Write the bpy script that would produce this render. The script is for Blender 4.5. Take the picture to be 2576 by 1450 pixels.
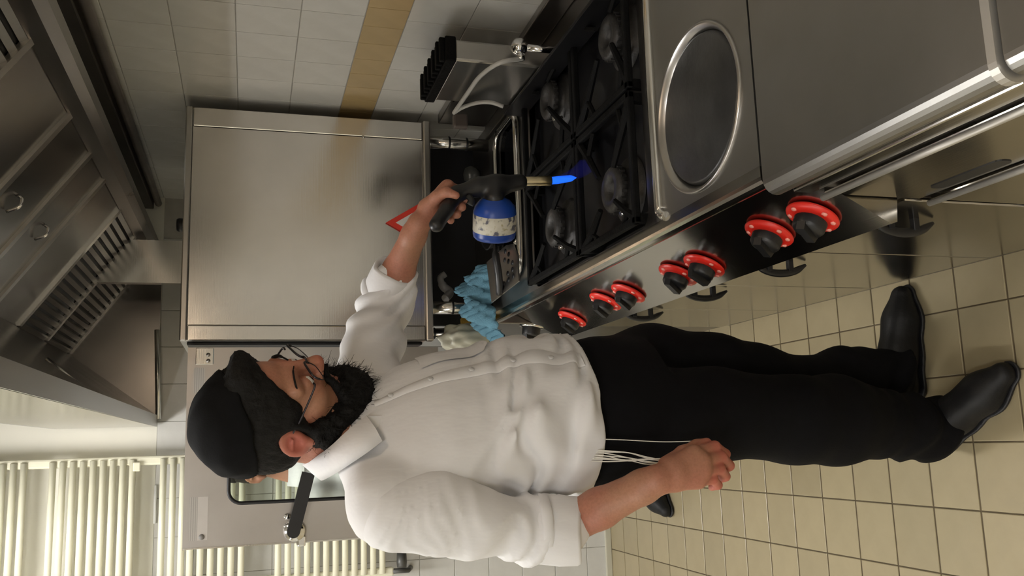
import bpy, bmesh, math, random
import numpy as np
from mathutils import Vector, Matrix
random.seed(4); np.random.seed(4)
for o in list(bpy.data.objects): bpy.data.objects.remove(o)
SC = bpy.context.scene; COL = SC.collection
PI = math.pi

# ------------------------------------------------------------------ camera
# measured from the photograph (2576 x 1450, held on its side): room lines give f, pitch, roll, yaw
F = 2251.75; PITCH, ROLL, YAW = .284253, .0170562, .1759016; CAM_H = 1.60
_cy, _sy = math.cos(YAW), math.sin(YAW)
FW = np.array([_sy*math.cos(PITCH), _cy*math.cos(PITCH), -math.sin(PITCH)])
_r0 = np.array([_cy, -_sy, 0]); _u0 = np.cross(_r0, FW)
RT = math.cos(ROLL)*_r0 + math.sin(ROLL)*_u0; UP = np.cross(RT, FW)
CAMP = np.array([0, 0, CAM_H])
cam = bpy.data.cameras.new('camera'); camo = bpy.data.objects.new('camera', cam); COL.objects.link(camo)
cam.sensor_fit = 'HORIZONTAL'; cam.sensor_width = 36; cam.lens = F/2576*36; cam.clip_start = .02
camo.matrix_world = Matrix(((-UP[0], RT[0], -FW[0], 0), (-UP[1], RT[1], -FW[1], 0), (-UP[2], RT[2], -FW[2], CAM_H), (0, 0, 0, 1)))
SC.camera = camo
def ray(X, Y): return FW*F + RT*(725-Y) - UP*(X-1288)
def py(X, Y, y): d = ray(X, Y); return CAMP + d*(y/d[1])          # a pixel, on the plane at depth y
def pz(X, Y, z): d = ray(X, Y); return CAMP + d*((z-CAM_H)/d[2])   # a pixel, on a level surface
def pxx(X, Y, x): d = ray(X, Y); return CAMP + d*(x/d[0])

# ------------------------------------------------------------------ world, exposure
w = bpy.data.worlds.new('world'); SC.world = w; w.use_nodes = True
w.node_tree.nodes['Background'].inputs[0].default_value = (.9, .93, 1, 1)
w.node_tree.nodes['Background'].inputs[1].default_value = .02
SC.view_settings.view_transform = 'Standard'; SC.view_settings.look = 'None'
SC.view_settings.gamma = 1; SC.view_settings.use_curve_mapping = False
SC.view_settings.exposure = 0.0

# ------------------------------------------------------------------ room measures
XW = 1.063      # right wall
YB = 3.94       # back wall
XL = -4.9       # left wall
YR = -2.6       # wall behind the photographer
ZC = 2.95       # ceiling
LIGHTS = [(-.50, 2.75), (-.70, -1.3), (-2.9, 2.75), (-2.9, .55), (-2.9, -1.6)]   # ceiling lamps: one row over the aisle, one further left
LAMP_E = 35.0

# ------------------------------------------------------------------ helpers
def tag(o, label=None, cat=None, group=None, kind=None):
    if label: o['label'] = label
    if cat: o['category'] = cat
    if group: o['group'] = group
    if kind: o['kind'] = kind
    return o
def empty(name, loc=(0, 0, 0)):
    o = bpy.data.objects.new(name, None); COL.objects.link(o); o.location = loc; o.empty_display_size = .05; return o
def link(name, me, mat=None, parent=None, smooth=False):
    o = bpy.data.objects.new(name, me); COL.objects.link(o)
    if mat and not me.materials: me.materials.append(mat)
    if smooth: me.shade_smooth()
    if parent:
        o.parent = parent; o.matrix_parent_inverse = world_m(parent).inverted()
    return o
def world_m(p):
    m = Matrix.Translation(p.location) @ p.rotation_euler.to_matrix().to_4x4()
    return world_m(p.parent) @ p.matrix_parent_inverse @ m if p.parent else m

class MB:
    def __init__(s): s.v = []; s.f = []; s.sm = []
    def add(s, v, f, smooth=False):
        n = len(s.v); s.v += [tuple(map(float, p)) for p in v]
        for q in f: s.f.append([i+n for i in q]); s.sm.append(smooth)
        return s
    def box(s, x0, x1, y0, y1, z0, z1, b=0.0):
        x0, x1 = min(x0, x1), max(x0, x1); y0, y1 = min(y0, y1), max(y0, y1); z0, z1 = min(z0, z1), max(z0, z1)
        if b <= 0:
            v = [(x, y, z) for z in (z0, z1) for y in (y0, y1) for x in (x0, x1)]
            return s.add(v, [(0, 2, 3, 1), (4, 5, 7, 6), (0, 1, 5, 4), (2, 6, 7, 3), (0, 4, 6, 2), (1, 3, 7, 5)])
        b = min(b, (x1-x0)*.45, (y1-y0)*.45, (z1-z0)*.45)
        bm = bmesh.new(); bmesh.ops.create_cube(bm, size=1)
        for q in bm.verts: q.co = ((x0+x1)/2+q.co.x*(x1-x0), (y0+y1)/2+q.co.y*(y1-y0), (z0+z1)/2+q.co.z*(z1-z0))
        bmesh.ops.bevel(bm, geom=bm.edges[:], offset=b, segments=2 if b > .002 else 1, affect='EDGES', profile=.5)
        bm.verts.index_update()
        s.add([q.co[:] for q in bm.verts], [[q.index for q in f.verts] for f in bm.faces]); bm.free(); return s
    def prism(s, pts, y0, y1, axis='y', smooth=False):
        n = len(pts)
        def P(a, c, t): return {'y': (a, t, c), 'x': (t, a, c), 'z': (a, c, t)}[axis]
        v = [P(a, c, y0) for a, c in pts]+[P(a, c, y1) for a, c in pts]
        s.add(v, [(i, (i+1) % n, n+(i+1) % n, n+i) for i in range(n)], smooth)
        s.add(v, [list(range(n))[::-1], [n+i for i in range(n)]]); return s
    def tube(s, path, r, n=10, cap=True, smooth=True, flat=None):
        P = [np.array(p, float) for p in path]; R = r if hasattr(r, '__len__') else [r]*len(P)
        vs = []; up = None
        for i, p in enumerate(P):
            t = P[min(i+1, len(P)-1)]-P[max(i-1, 0)]; t = t/(np.linalg.norm(t)+1e-12)
            if up is None:
                a = np.array([0, 0, 1.]) if abs(t[2]) < .9 else np.array([1., 0, 0]); up = np.cross(t, a)
            up = up-t*(up@t); up /= np.linalg.norm(up)+1e-12; sd = np.cross(t, up)
            k = flat or 1
            for j in range(n):
                a = 2*PI*j/n; vs.append(p+R[i]*(math.cos(a)*up+k*math.sin(a)*sd))
        m = len(P)
        fs = [(i*n+j, i*n+(j+1) % n, (i+1)*n+(j+1) % n, (i+1)*n+j) for i in range(m-1) for j in range(n)]
        s.add(vs, fs, smooth)
        if cap: s.add(vs, [list(range(n))[::-1], [(m-1)*n+j for j in range(n)]])
        return s
    def lathe(s, prof, c, axis=(0, 0, 1), n=40, smooth=True, cap=False):
        ax = Vector(axis).normalized(); q = Vector((0, 0, 1)).rotation_difference(ax)
        vs = []
        for r, z in prof:
            for j in range(n):
                a = 2*PI*j/n; vs.append(Vector(c)+q @ Vector((r*math.cos(a), r*math.sin(a), z)))
        m = len(prof)
        fs = [(i*n+j, i*n+(j+1) % n, (i+1)*n+(j+1) % n, (i+1)*n+j) for i in range(m-1) for j in range(n)]
        s.add(vs, fs, smooth)
        if cap: s.add(vs, [list(range(n))[::-1], [(m-1)*n+j for j in range(n)]])
        return s
    def plate(s, rect, hole, z0, z1):
        # a level sheet with a hole: rect=(x0,x1,y0,y1), hole = closed list of (x,y) counter-clockwise
        x0, x1, y0, y1 = rect; cx = sum(p[0] for p in hole)/len(hole); cyy = sum(p[1] for p in hole)/len(hole)
        out = []
        for hx, hy in hole:
            dx, dy = hx-cx, hy-cyy; t = 1e9
            if dx > 1e-9: t = min(t, (x1-cx)/dx)
            if dx < -1e-9: t = min(t, (x0-cx)/dx)
            if dy > 1e-9: t = min(t, (y1-cyy)/dy)
            if dy < -1e-9: t = min(t, (y0-cyy)/dy)
            out.append([cx+dx*t, cyy+dy*t])
        for X in (x0, x1):
            for Y in (y0, y1):
                k = min(range(len(out)), key=lambda i: (out[i][0]-X)**2+(out[i][1]-Y)**2); out[k] = [X, Y]
        n = len(hole); v = [(a, b, z1) for a, b in hole]+[(a, b, z1) for a, b in out]+[(a, b, z0) for a, b in hole]+[(a, b, z0) for a, b in out]
        f = []
        for i in range(n):
            j = (i+1) % n
            f += [(i, n+i, n+j, j), (2*n+i, 2*n+j, 3*n+j, 3*n+i), (i, j, 2*n+j, 2*n+i), (n+i, 3*n+i, 3*n+j, n+j)]
        return s.add(v, f)
    def mesh(s, name):
        me = bpy.data.meshes.new(name); me.from_pydata(s.v, [], s.f)
        me.polygons.foreach_set('use_smooth', s.sm)
        bm = bmesh.new(); bm.from_mesh(me); bmesh.ops.remove_doubles(bm, verts=bm.verts[:], dist=1e-6)
        bmesh.ops.recalc_face_normals(bm, faces=bm.faces[:]); bm.to_mesh(me); bm.free(); me.update(); return me
    def build(s, name, mat, parent=None, **kw):
        o = link(name, s.mesh(name), mat, parent)
        return tag(o, **kw) if kw else o
def rrect(x0, x1, y0, y1, r, n=6):
    out = []
    for cx, cyy, a0 in ((x1-r, y1-r, 0), (x0+r, y1-r, PI/2), (x0+r, y0+r, PI), (x1-r, y0+r, 1.5*PI)):
        for i in range(n+1):
            a = a0+PI/2*i/n; out.append((cx+r*math.cos(a), cyy+r*math.sin(a)))
    return out
def circ(cx, cyy, r, n=48): return [(cx+r*math.cos(2*PI*i/n), cyy+r*math.sin(2*PI*i/n)) for i in range(n)]
def catmull(pts, n=8):
    P = [np.array(p, float) for p in pts]; P = [2*P[0]-P[1]]+P+[2*P[-1]-P[-2]]; out = []
    for i in range(1, len(P)-2):
        for k in range(n):
            t = k/n; a, b, c, d = P[i-1:i+3]
            out.append(.5*((2*b)+(c-a)*t+(2*a-5*b+4*c-d)*t*t+(3*b-a-3*c+d)*t**3))
    out.append(P[-2]); return out

# ------------------------------------------------------------------ materials
def newmat(name):
    m = bpy.data.materials.new(name); m.use_nodes = True; nt = m.node_tree
    return m, nt, nt.nodes['Principled BSDF']
def N(nt, t, **kw):
    n = nt.nodes.new(t)
    for k, v in kw.items():
        if k.startswith('i_'): n.inputs[k[2:].replace('_', ' ')].default_value = v
        else: setattr(n, k, v)
    return n
def coords(nt, scale=(1, 1, 1), kind='Object'):
    tc = N(nt, 'ShaderNodeTexCoord'); mp = N(nt, 'ShaderNodeMapping'); mp.inputs['Scale'].default_value = scale
    nt.links.new(tc.outputs[kind], mp.inputs[0]); return mp.outputs[0]
def ramp(nt, fac, stops):
    r = N(nt, 'ShaderNodeValToRGB'); el = r.color_ramp.elements
    while len(el) < len(stops): el.new(.5)
    for e, (p, c) in zip(el, stops): e.position = p; e.color = (*c, 1)
    nt.links.new(fac, r.inputs[0]); return r.outputs[0]
def bump(nt, b, h, strength=.2, dist=.01):
    n = N(nt, 'ShaderNodeBump'); n.inputs['Strength'].default_value = strength; n.inputs['Distance'].default_value = dist
    nt.links.new(h, n.inputs['Height']); nt.links.new(n.outputs[0], b.inputs['Normal']); return n
def noise(nt, vec, scale, detail=4, rough=.55):
    n = N(nt, 'ShaderNodeTexNoise'); n.inputs['Scale'].default_value = scale; n.inputs['Detail'].default_value = detail
    n.inputs['Roughness'].default_value = rough; nt.links.new(vec, n.inputs['Vector']); return n.outputs['Fac']
def plain(name, col, rough=.5, metal=0, var=.06, vscale=12, bmp=0, bscale=80, spec=.5, coat=0):
    m, nt, b = newmat(name); v = coords(nt)
    c = tuple(col)
    nt.links.new(ramp(nt, noise(nt, v, vscale), [(.25, tuple(x*(1-var) for x in c)), (.75, tuple(min(1, x*(1+var)) for x in c))]), b.inputs['Base Color'])
    b.inputs['Roughness'].default_value = rough; b.inputs['Metallic'].default_value = metal; b.inputs['Specular IOR Level'].default_value = spec
    b.inputs['Coat Weight'].default_value = coat; b.inputs['Coat Roughness'].default_value = .1
    if bmp: bump(nt, b, noise(nt, v, bscale), bmp, .004)
    return m
def steel(name, col=(.60, .58, .55), rough=.28, grain=(2, 2, 160), wav=.0, smear=.12, aniso=0):
    # brushed stainless: grain stretched along one direction, smudges in the gloss
    m, nt, b = newmat(name)
    g = noise(nt, coords(nt, grain), 3, 3, .6); s = noise(nt, coords(nt), 5, 5, .6)
    nt.links.new(ramp(nt, s, [(.3, tuple(x*.93 for x in col)), (.7, tuple(min(1, x*1.05) for x in col))]), b.inputs['Base Color'])
    b.inputs['Metallic'].default_value = 1
    mx = N(nt, 'ShaderNodeMath', operation='MULTIPLY_ADD'); mx.inputs[1].default_value = smear; mx.inputs[2].default_value = rough-smear*.5
    nt.links.new(s, mx.inputs[0]); nt.links.new(mx.outputs[0], b.inputs['Roughness'])
    bn = bump(nt, b, g, .05, .002)
    if wav:
        wv = noise(nt, coords(nt, (.6, .6, 3)), 1.6, 1, .4); b2 = N(nt, 'ShaderNodeBump'); b2.inputs['Strength'].default_value = 1; b2.inputs['Distance'].default_value = wav
        nt.links.new(wv, b2.inputs['Height']); nt.links.new(b2.outputs[0], bn.inputs['Normal'])
    return m
def emit(name, col, st):
    m, nt, b = newmat(name); b.inputs['Base Color'].default_value = (*col, 1)
    b.inputs['Emission Color'].default_value = (*col, 1); b.inputs['Emission Strength'].default_value = st; return m
def tile_mat(name, col, var, rough=.25):
    # a different tint for every tile object, faint mottling inside it
    m, nt, b = newmat(name); oi = N(nt, 'ShaderNodeObjectInfo'); v = coords(nt)
    base = ramp(nt, oi.outputs['Random'], [(0, tuple(x*(1-var) for x in col)), (1, tuple(min(1, x*(1+var)) for x in col))])
    mx = N(nt, 'ShaderNodeMixRGB', blend_type='MULTIPLY'); mx.inputs[0].default_value = 1
    nt.links.new(base, mx.inputs[1]); nt.links.new(ramp(nt, noise(nt, v, 14, 6, .6), [(.25, (.90, .90, .89)), (.75, (1, 1, 1))]), mx.inputs[2])
    nt.links.new(mx.outputs[0], b.inputs['Base Color']); b.inputs['Roughness'].default_value = rough
    bump(nt, b, noise(nt, v, 30, 3), .06, .003); return m
M = {}
M['steel'] = steel('brushed steel', (.47, .455, .43), .30, (2, 2, 160))
M['steel_panel'] = steel('brushed steel oven side', (.80, .775, .745), .18, (1, 1, 200), smear=.03)
M['steel_top'] = steel('worn steel worktop', (.34, .333, .315), .36, (2, 120, 2), smear=.18)
M['steel_front'] = steel('polished steel front', (.50, .48, .44), .17, (2, 2, 100), smear=.10)
M['steel_dark'] = steel('dull steel', (.30, .285, .27), .30, (2, 90, 2), smear=.15)
M['steel_hood'] = steel('hood steel', (.33, .315, .30), .24, (60, 2, 60), smear=.14)
M['steel_bright'] = steel('bright steel', (.72, .71, .68), .18, (2, 2, 80))
M['lip'] = plain('satin edge', (.52, .50, .46), .42, .7, .08)
M['chrome'] = plain('chrome', (.82, .82, .82), .08, 1, .02)
M['iron'] = plain('black cast iron', (.005, .005, .005), .65, 0, .3, 30, .35, 140, .1)
M['enamel'] = plain('black enamel', (.006, .006, .007), .45, 0, .3, 10, 0, 80, .25)
M['burner'] = plain('burner alloy', (.034, .032, .030), .5, .3, .35, 25, .3, 120)
M['plate'] = plain('hotplate iron', (.075, .075, .075), .38, .75, .35, 9, .2, 60)
M['black'] = plain('black plastic', (.012, .012, .013), .38, 0, .2)
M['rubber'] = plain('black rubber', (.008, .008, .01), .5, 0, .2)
M['red'] = plain('red plastic ring', (.72, .022, .012), .35, 0, .06)
M['pink'] = plain('pale printed dots', (.85, .33, .27), .4, 0, .05)
M['grout_floor'] = plain('brown grout', (.10, .075, .04), .8, 0, .3, 20)
M['grout_floor2'] = plain('pale grout', (.30, .25, .15), .8, 0, .2, 20)
M['grout_wall'] = plain('pale grout wall', (.50, .48, .43), .8, 0, .1, 20)
M['tile_floor'] = tile_mat('beige floor tile', (.375, .315, .195), .07, .30)
M['tile_wall'] = tile_mat('white wall tile', (.66, .655, .625), .025, .20)
M['wall_band'] = tile_mat('ochre band tile', (.50, .365, .18), .04, .22)
M['plaster'] = plain('cream plaster', (.80, .78, .69), .85, 0, .02, 6)
M['ceiling'] = plain('white ceiling', (.78, .77, .72), .9, 0, .02)
M['radiator'] = plain('cream enamel', (.80, .78, .62), .32, 0, .03)
M['rail'] = plain('dark brown rail', (.045, .038, .032), .45, .3, .4, 8)
M['rail2'] = plain('grey brown pipe', (.20, .175, .16), .4, .5, .3, 10)
M['lamp'] = emit('lamp diffuser', (1.0, .98, .955), LAMP_E)
M['hood_lamp'] = emit('hood lamp glass', (1.0, .78, .56), 28)
M['white_metal'] = plain('white metal', (.8, .8, .78), .5)

# ================================================================== THE ROOM
fl = MB().box(XL-.1, XW+.1, YR-.1, YB+.1, -.06, -.0025).build('floor', M['grout_floor'], kind='structure', label='beige square floor tiles with thin dark joints')
ce = MB().box(XL-.1, XW+.1, YR-.1, YB+.1, ZC, ZC+.08).build('ceiling', M['ceiling'], kind='structure')
wr = MB().box(XW+.004, XW+.1, YR-.1, YB+.1, 0, ZC).build('wall_right', M['grout_wall'], kind='structure')
wb = MB().box(XL-.1, XW+.1, YB+.004, YB+.1, 0, ZC).build('wall_back', M['grout_wall'], kind='structure')
MB().box(XL-.1, XL, YR-.1, YB+.1, 0, ZC).build('wall_left', M['plaster'], kind='structure')
wf = MB().box(XL-.1, XW+.1, YR-.1, YR, 0, ZC).build('wall_front', plain('pale plaster', (.72, .70, .64), .8), kind='structure')
MB().box(XL, XW, YR, YR+.01, 1.08, 1.56).build('wall_band', plain('added reflector white', (.82, .80, .75), .3), wf)  # added pale strip behind the camera, gives the oven side a bright reflection
MB().box(XL, XW-.7, YR, YR+.34, 1.60, 2.25, .004).build('reflection_box', plain('added box brown', (.30, .25, .19), .5), wf)  # added unseen box, darkens the oven side's reflection above the strip
ZT = 1.955   # tiles end here on the back wall, plaster above
MB().box(XL, XW+.004, YB, YB+.004, ZT, ZC).build('plaster_panel', M['plaster'], wb)

def tile_mesh(name, a, b, t, bev, axis):
    mb = MB(); x, y = a/2, b/2
    lo = [(-x, -y), (x, -y), (x, y), (-x, y)]; hi = [(-x+bev, -y+bev), (x-bev, -y+bev), (x-bev, y-bev), (-x+bev, y-bev)]
    def P(u, v, d): return {'z': (u, v, d), 'x': (-d, u, v), 'y': (u, -d, v)}[axis]
    v = [P(*p, -t) for p in lo]+[P(*p, -bev*.6) for p in lo]+[P(*p, 0) for p in hi]
    f = [(8, 9, 10, 11)]
    for i in range(4):
        j = (i+1) % 4; f += [(i, j, 4+j, 4+i), (4+i, 4+j, 8+j, 8+i)]
    return mb.add(v, f).mesh(name)
def put(name, me, mat, parent, loc):
    o = bpy.data.objects.new(name, me); COL.objects.link(o)
    if not me.materials: me.materials.append(mat)
    o.parent = parent; o.location = loc; return o
def stuff_tiles(name, me, locs, mat, parent):
    vs = np.zeros(len(me.vertices)*3); me.vertices.foreach_get('co', vs); vs = vs.reshape(-1, 3); mb = MB()
    fs = [list(p.vertices) for p in me.polygons]
    for l in locs: mb.add(vs+np.array(l), fs)
    me2 = bpy.data.meshes.new(name); me2.from_pydata(mb.v, [], mb.f); 
    o = link(name, me2, mat, parent); return tag(o, kind='stuff')

# floor tiles, 155 x 148 mm, measured from the joints
TX, TY = .1549, .1483
fx0, fy0 = -.1925, 1.7105      # a joint crossing
tm = tile_mesh('floor_tile', TX-.0034, TY-.0052, .004, .0016, 'z')
near, far = [], []
for i in range(-31, 8):
    for j in range(-30, 16):
        c = (fx0+(i+.5)*TX, fy0+(j+.5)*TY)
        if not (XL < c[0] < XW and YR < c[1] < YB): continue
        if c[1]+TY/2 > YB: continue
        (near if (c[0] < .36+TX/2 and c[0] > -1.15 and .55 < c[1]) else far).append((c[0], c[1], 0))
near.sort(key=lambda c: (c[0]-.1)**2+(c[1]-1.8)**2)
far += near[300:]; near = near[:300]
for c in near: put('tile', tm, M['tile_floor'], fl, c)
stuff_tiles('tile_field', tm, far, M['tile_floor'], fl)

# right wall: white 153 mm tiles with one ochre course of 102 mm tiles
CX = .949
cz = [1.6+(z-1.6)*CX for z in (1.649, 1.485, 1.32, 1.208)]
PH = .153; y0 = 2.39*CX
wt = tile_mesh('wall_tile', PH-.0022, PH+.0012, .004, .0012, 'x')
bt = tile_mesh('ochre_tile', .1005, cz[2]-cz[3]-.002, .004, .0012, 'x')
rows = [cz[0]+.156*(k+.5) for k in range(0, 9)]+[(cz[0]+cz[1])/2, (cz[1]+cz[2])/2]+[cz[3]-.156*(k+.5) for k in range(8)]
n_, f_ = [], []
for z in rows:
    for j in range(-33, 12):
        y = y0+(j+.5)*PH
        if y < YR or y > YB or z > ZC-.05 or z < 0: continue
        (n_ if (.82 < z < 2.25 and y > 1.1) else f_).append((XW, y, z))
for c in n_: put('tile', wt, M['tile_wall'], wr, c)
stuff_tiles('tile_field', wt, f_, M['tile_wall'], wr)
for j in range(-40, 18):
    y = y0+(j+.5)*.1022
    if 1.2 < y < YB-.05: put('band_tile', bt, M['wall_band'], wr, (XW, y, (cz[2]+cz[3])/2))

# back wall: the same white tiles up to the plaster
bw = tile_mesh('wall_tile_back', PH-.0022, PH-.0022, .004, .0012, 'y')
n_, f_ = [], []
for i in range(-30, 9):
    for k in range(0, 13):
        x = -.49+(i+.5)*PH; z = ZT-(k+.5)*PH
        if x > XW or x < XL: continue
        (n_ if -1.2 < x else f_).append((x, YB, z))
n_.sort(key=lambda c: abs(c[0]))
f_ += n_[290:]; n_ = n_[:290]
for c in n_: put('tile', bw, M['tile_wall'], wb, c)
if f_: stuff_tiles('tile_field', bw, f_, M['tile_wall'], wb)
MB().box(XL, XW, YB-.012, YB+.002, 0, .03, .004).build('baseboard_back', plain('pale coving', (.52, .50, .40), .5), kind='structure')

# dark rail and pipe along the right wall
tr = MB().box(XW-.055, XW-.001, -.6, YB-.02, 1.995, 2.035, .004).build('trim_1', M['rail'], kind='structure')
MB().tube([(XW-.03, -.6, 1.978), (XW-.03, YB-.02, 1.978)], .014, 12).build('pipe', M['rail2'], tr)

# ================================================================== CEILING LAMPS
for k, (lx, ly) in enumerate(LIGHTS):
    t = empty('ceiling_lamp', (lx, ly, ZC))
    tag(t, ['fluorescent ceiling lamp nearest the back wall, above the towel radiator', 'fluorescent ceiling lamp above the aisle behind the photographer', 'fluorescent ceiling lamp far left near the back wall', 'fluorescent ceiling lamp in the middle of the far left row', 'fluorescent ceiling lamp far left behind the photographer'][k], 'lamp', 'fluorescent ceiling lamps')
    MB().box(lx-.15, lx+.15, ly-.62, ly+.62, ZC-.07, ZC-.001, .006).build('housing', M['white_metal'], t)
    MB().box(lx-.13, lx+.13, ly-.60, ly+.60, ZC-.082, ZC-.071).build('diffuser', M['lamp'], t)

# ================================================================== TOWEL RADIATOR on the back wall
RX0, RX1, RY = py(1000, 1445, YB-.06)[0], py(300, 1152, YB-.06)[0], YB-.075
rad = empty('towel_radiator', (RX0, RY, .98)); tag(rad, 'tall cream tubular towel radiator on the back wall behind the oven door', 'radiator')
def zx(X, Y=1300): return py(X, Y, RY)[2]
for x in (RX0+.015, RX1-.015):
    MB().box(x-.018, x+.018, RY-.012, RY+.016, zx(990, 1440), 2.80, .008).build('header', M['radiator'], rad)
zs = []
def group(Xa, Xb, n): return [zx(Xa)+(zx(Xb)-zx(Xa))*k/(n-1) for k in range(n)]
zs += group(960, 700, 12)+group(608, 480, 6)+group(458, 408, 3)+group(330, 128, 9)
st = abs(zs[-1]-zs[-2])
zs += [zx(55)+st*k for k in range(9)]
tb = MB().tube([(RX0+.01, RY-.012, 0), (RX1-.01, RY-.012, 0)], .0128, 12).mesh('tube')
for z in zs: o = link('tube', tb, M['radiator'], rad); o.location.z = z
MB().box(RX1-.055, RX1-.02, RY-.03, RY-.02, zx(340)-.015, zx(340)+.012, .004).build('bracket', M['radiator'], rad)
vz = zx(1010, 1440)
MB().tube([(RX0+.015, RY, vz+.05), (RX0+.015, RY, vz-.03), (RX0+.015, YB-.006, vz-.05)], .011, 10).lathe([(0, -.03), (.02, -.03), (.022, -.01), (.02, .03), (0, .03)], (RX0+.06, RY-.01, vz), (1, 0, 0), 16).build('valve', plain('dark valve', (.10, .10, .095), .4, .4), rad)
hook = MB().tube([py(392, 1222, YB-.012), py(390, 1268, YB-.012), py(389, 1318, YB-.012)], .006, 8).build('wall_hook_rail', M['white_metal'])
tag(hook, 'thin white bar on the wall between two radiator tube groups', 'bar')

# ================================================================== RANGE
ZT_ = .85
XF = .363; XB = XW-.002
YM = [1.165, 1.56, 1.955, 2.35, 2.745]
rng = empty('gas_range', (XF, YM[0], 0)); tag(rng, 'stainless gas range with four black burners, a round hotplate and red-ringed knobs', 'range')
MB().box(XF+.006, XB, YM[0]+.002, YM[4], .0, .60).build('body', M['steel_dark'], rng)
MB().prism([(.432, .832), (.322, .618), (.326, .606), (.40, .598), (.47, .598), (.47, .812), (.44, .832)], YM[0]+.001, YM[4], 'y').build('control_panel', M['steel_front'], rng)
# top: bullnose front, hotplate sheet, burner tray, frame strips
nose = [(.373+.015-.015*math.cos(a), .835+.015*math.sin(a)) for a in np.linspace(-PI/2, PI/2, 9)]
MB().prism(nose+[(.405, .850), (.405, .820)], YM[0], YM[4], 'y').build('front_edge', M['steel_front'], rng)
HC = (.567, 1.347)
MB().plate((.405, .985, YM[0], 1.53), circ(*HC, .151), .832, .850).build('hotplate_sheet', M['steel_top'], rng)
MB().lathe([(.151, .850), (.151, .853), (.148, .8555), (.144, .854), (.139, .845), (.1365, .842), (.1365, .835)], (*HC, 0), n=72).build('hotplate_ring', M['steel'], rng)
hp = MB().lathe([(.1365, .838), (.134, .842), (.132, .8465), (.128, .848), (.002, .848), (0, .848)], (*HC, 0), n=72).build('hotplate', M['plate'], rng)
MB().tube(catmull([(.985, 1.512, .850), (.70, 1.512, .853), (.45, 1.512, .853), (.418, 1.506, .852), (.408, 1.492, .849)], 6), .010, 10).build('raised_rim', M['steel_bright'], rng)
TR = (.408, .978, 1.566, 2.300)
MB().plate((.405, .985, 1.53, YM[3]), rrect(*TR, .035), .832, .850).build('burner_sheet', M['steel_dark'], rng)
mb = MB(); hole = rrect(*TR, .035); n = len(hole)
mb.add([(a, b, .849) for a, b in hole]+[(a, b, .822) for a, b in hole], [(i, (i+1) % n, n+(i+1) % n, n+i) for i in range(n)]+[[n+i for i in range(n)]])
mb.build('burner_tray', M['enamel'], rng)
MB().box(.985, XB, YM[0], YM[4], .80, .862, .004).build('rear_ledge', M['steel_dark'], rng)
MB().box(1.040, XB, YM[0], 2.32, .862, .925, .003).build('backsplash', M['steel_dark'], rng)
MB().box(1.030, XB, 2.322, YM[4], .862, 1.020, .003).build('backsplash', M['steel_dark'], rng)
BC = [(.518, 1.70), (.530, 2.085), (.852, 1.675), (.868, 2.09)]
for bx, by in BC:
    bo = MB().lathe([(.075, .823), (.070, .832), (.050, .836), (.046, .850), (.051, .853), (.050, .868), (.043, .874), (.026, .873), (.022, .862), (.018, .848), (0, .847)], (bx, by, 0), n=40).build('burner', M['burner'], rng)
    mb = MB()
    for k in range(20):
        a = 2*PI*k/20; c, s_ = math.cos(a), math.sin(a)
        p = [(bx+r*c-t*s_, by+r*s_+t*c, z) for z in (.855, .866) for r, t in ((.0495, -.003), (.0535, -.003), (.0535, .003), (.0495, .003))]
        mb.add(p, [(0, 3, 2, 1), (4, 5, 6, 7), (0, 1, 5, 4), (1, 2, 6, 5), (2, 3, 7, 6), (3, 0, 4, 7)])
    mb.build('flame_teeth', M['burner'], bo)
    MB().tube([(bx-.055, by-.03, .84), (bx-.062, by-.034, .866)], .005, 8).build('igniter', M['steel_bright'], bo)
    # cast grate: square frame, four fingers and four corner arms
    x0, x1 = (.414, .690) if bx < .7 else (.696, .972); ya, yb = (1.574, 1.888) if by < 1.9 else (1.894, 2.292)
    g = MB(); zb, zt = .862, .876
    for q in ((x0, x1, ya, ya+.016), (x0, x1, yb-.016, yb), (x0, x0+.016, ya, yb), (x1-.016, x1, ya, yb)): g.box(*q, zb, zt, .003)
    for sx in (-1, 1):
        for sy in (-1, 1):
            cx_, cy_ = (x1 if sx > 0 else x0)-sx*.012, (yb if sy > 0 else ya)-sy*.012
            g.tube([(cx_, cy_, .866), ((cx_+bx+sx*.05)/2, (cy_+by+sy*.05)/2, .872), (bx+sx*.036, by+sy*.040, .879)], [.010, .0085, .006], 6, smooth=False)
            g.tube([(cx_-sx*.005, (cy_+by)/2, .868), ((cx_+bx+sx*.05)/2, (cy_+by+sy*.05)/2, .872)], [.006, .006], 6, smooth=False)
            g.box(cx_-.009, cx_+.009, cy_-.009, cy_+.009, .823, .866)
    g.build('grate', M['iron'], rng)
# far module: well with a raised tubular rim, black inside
WL = (.47, .955, 2.395, 2.62)
MB().plate((.405, .985, YM[3], YM[4]), rrect(*WL, .05), .832, .850).build('well_sheet', M['steel_top'], rng)
lp = rrect(*WL, .05)
mb = MB(); n = len(lp)
mb.add([(a, b, .845) for a, b in lp]+[(a, b, .72) for a, b in lp], [(i, (i+1) % n, n+(i+1) % n, n+i) for i in range(n)]+[[n+i for i in range(n)]])
mb.build('well', M['enamel'], rng)
P_ = [(a, b, .862) for a, b in lp]; P_ = P_+[P_[0], P_[1]]
MB().tube(P_, .010, 10, cap=False).build('well_rim', M['steel_bright'], rng)
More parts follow.
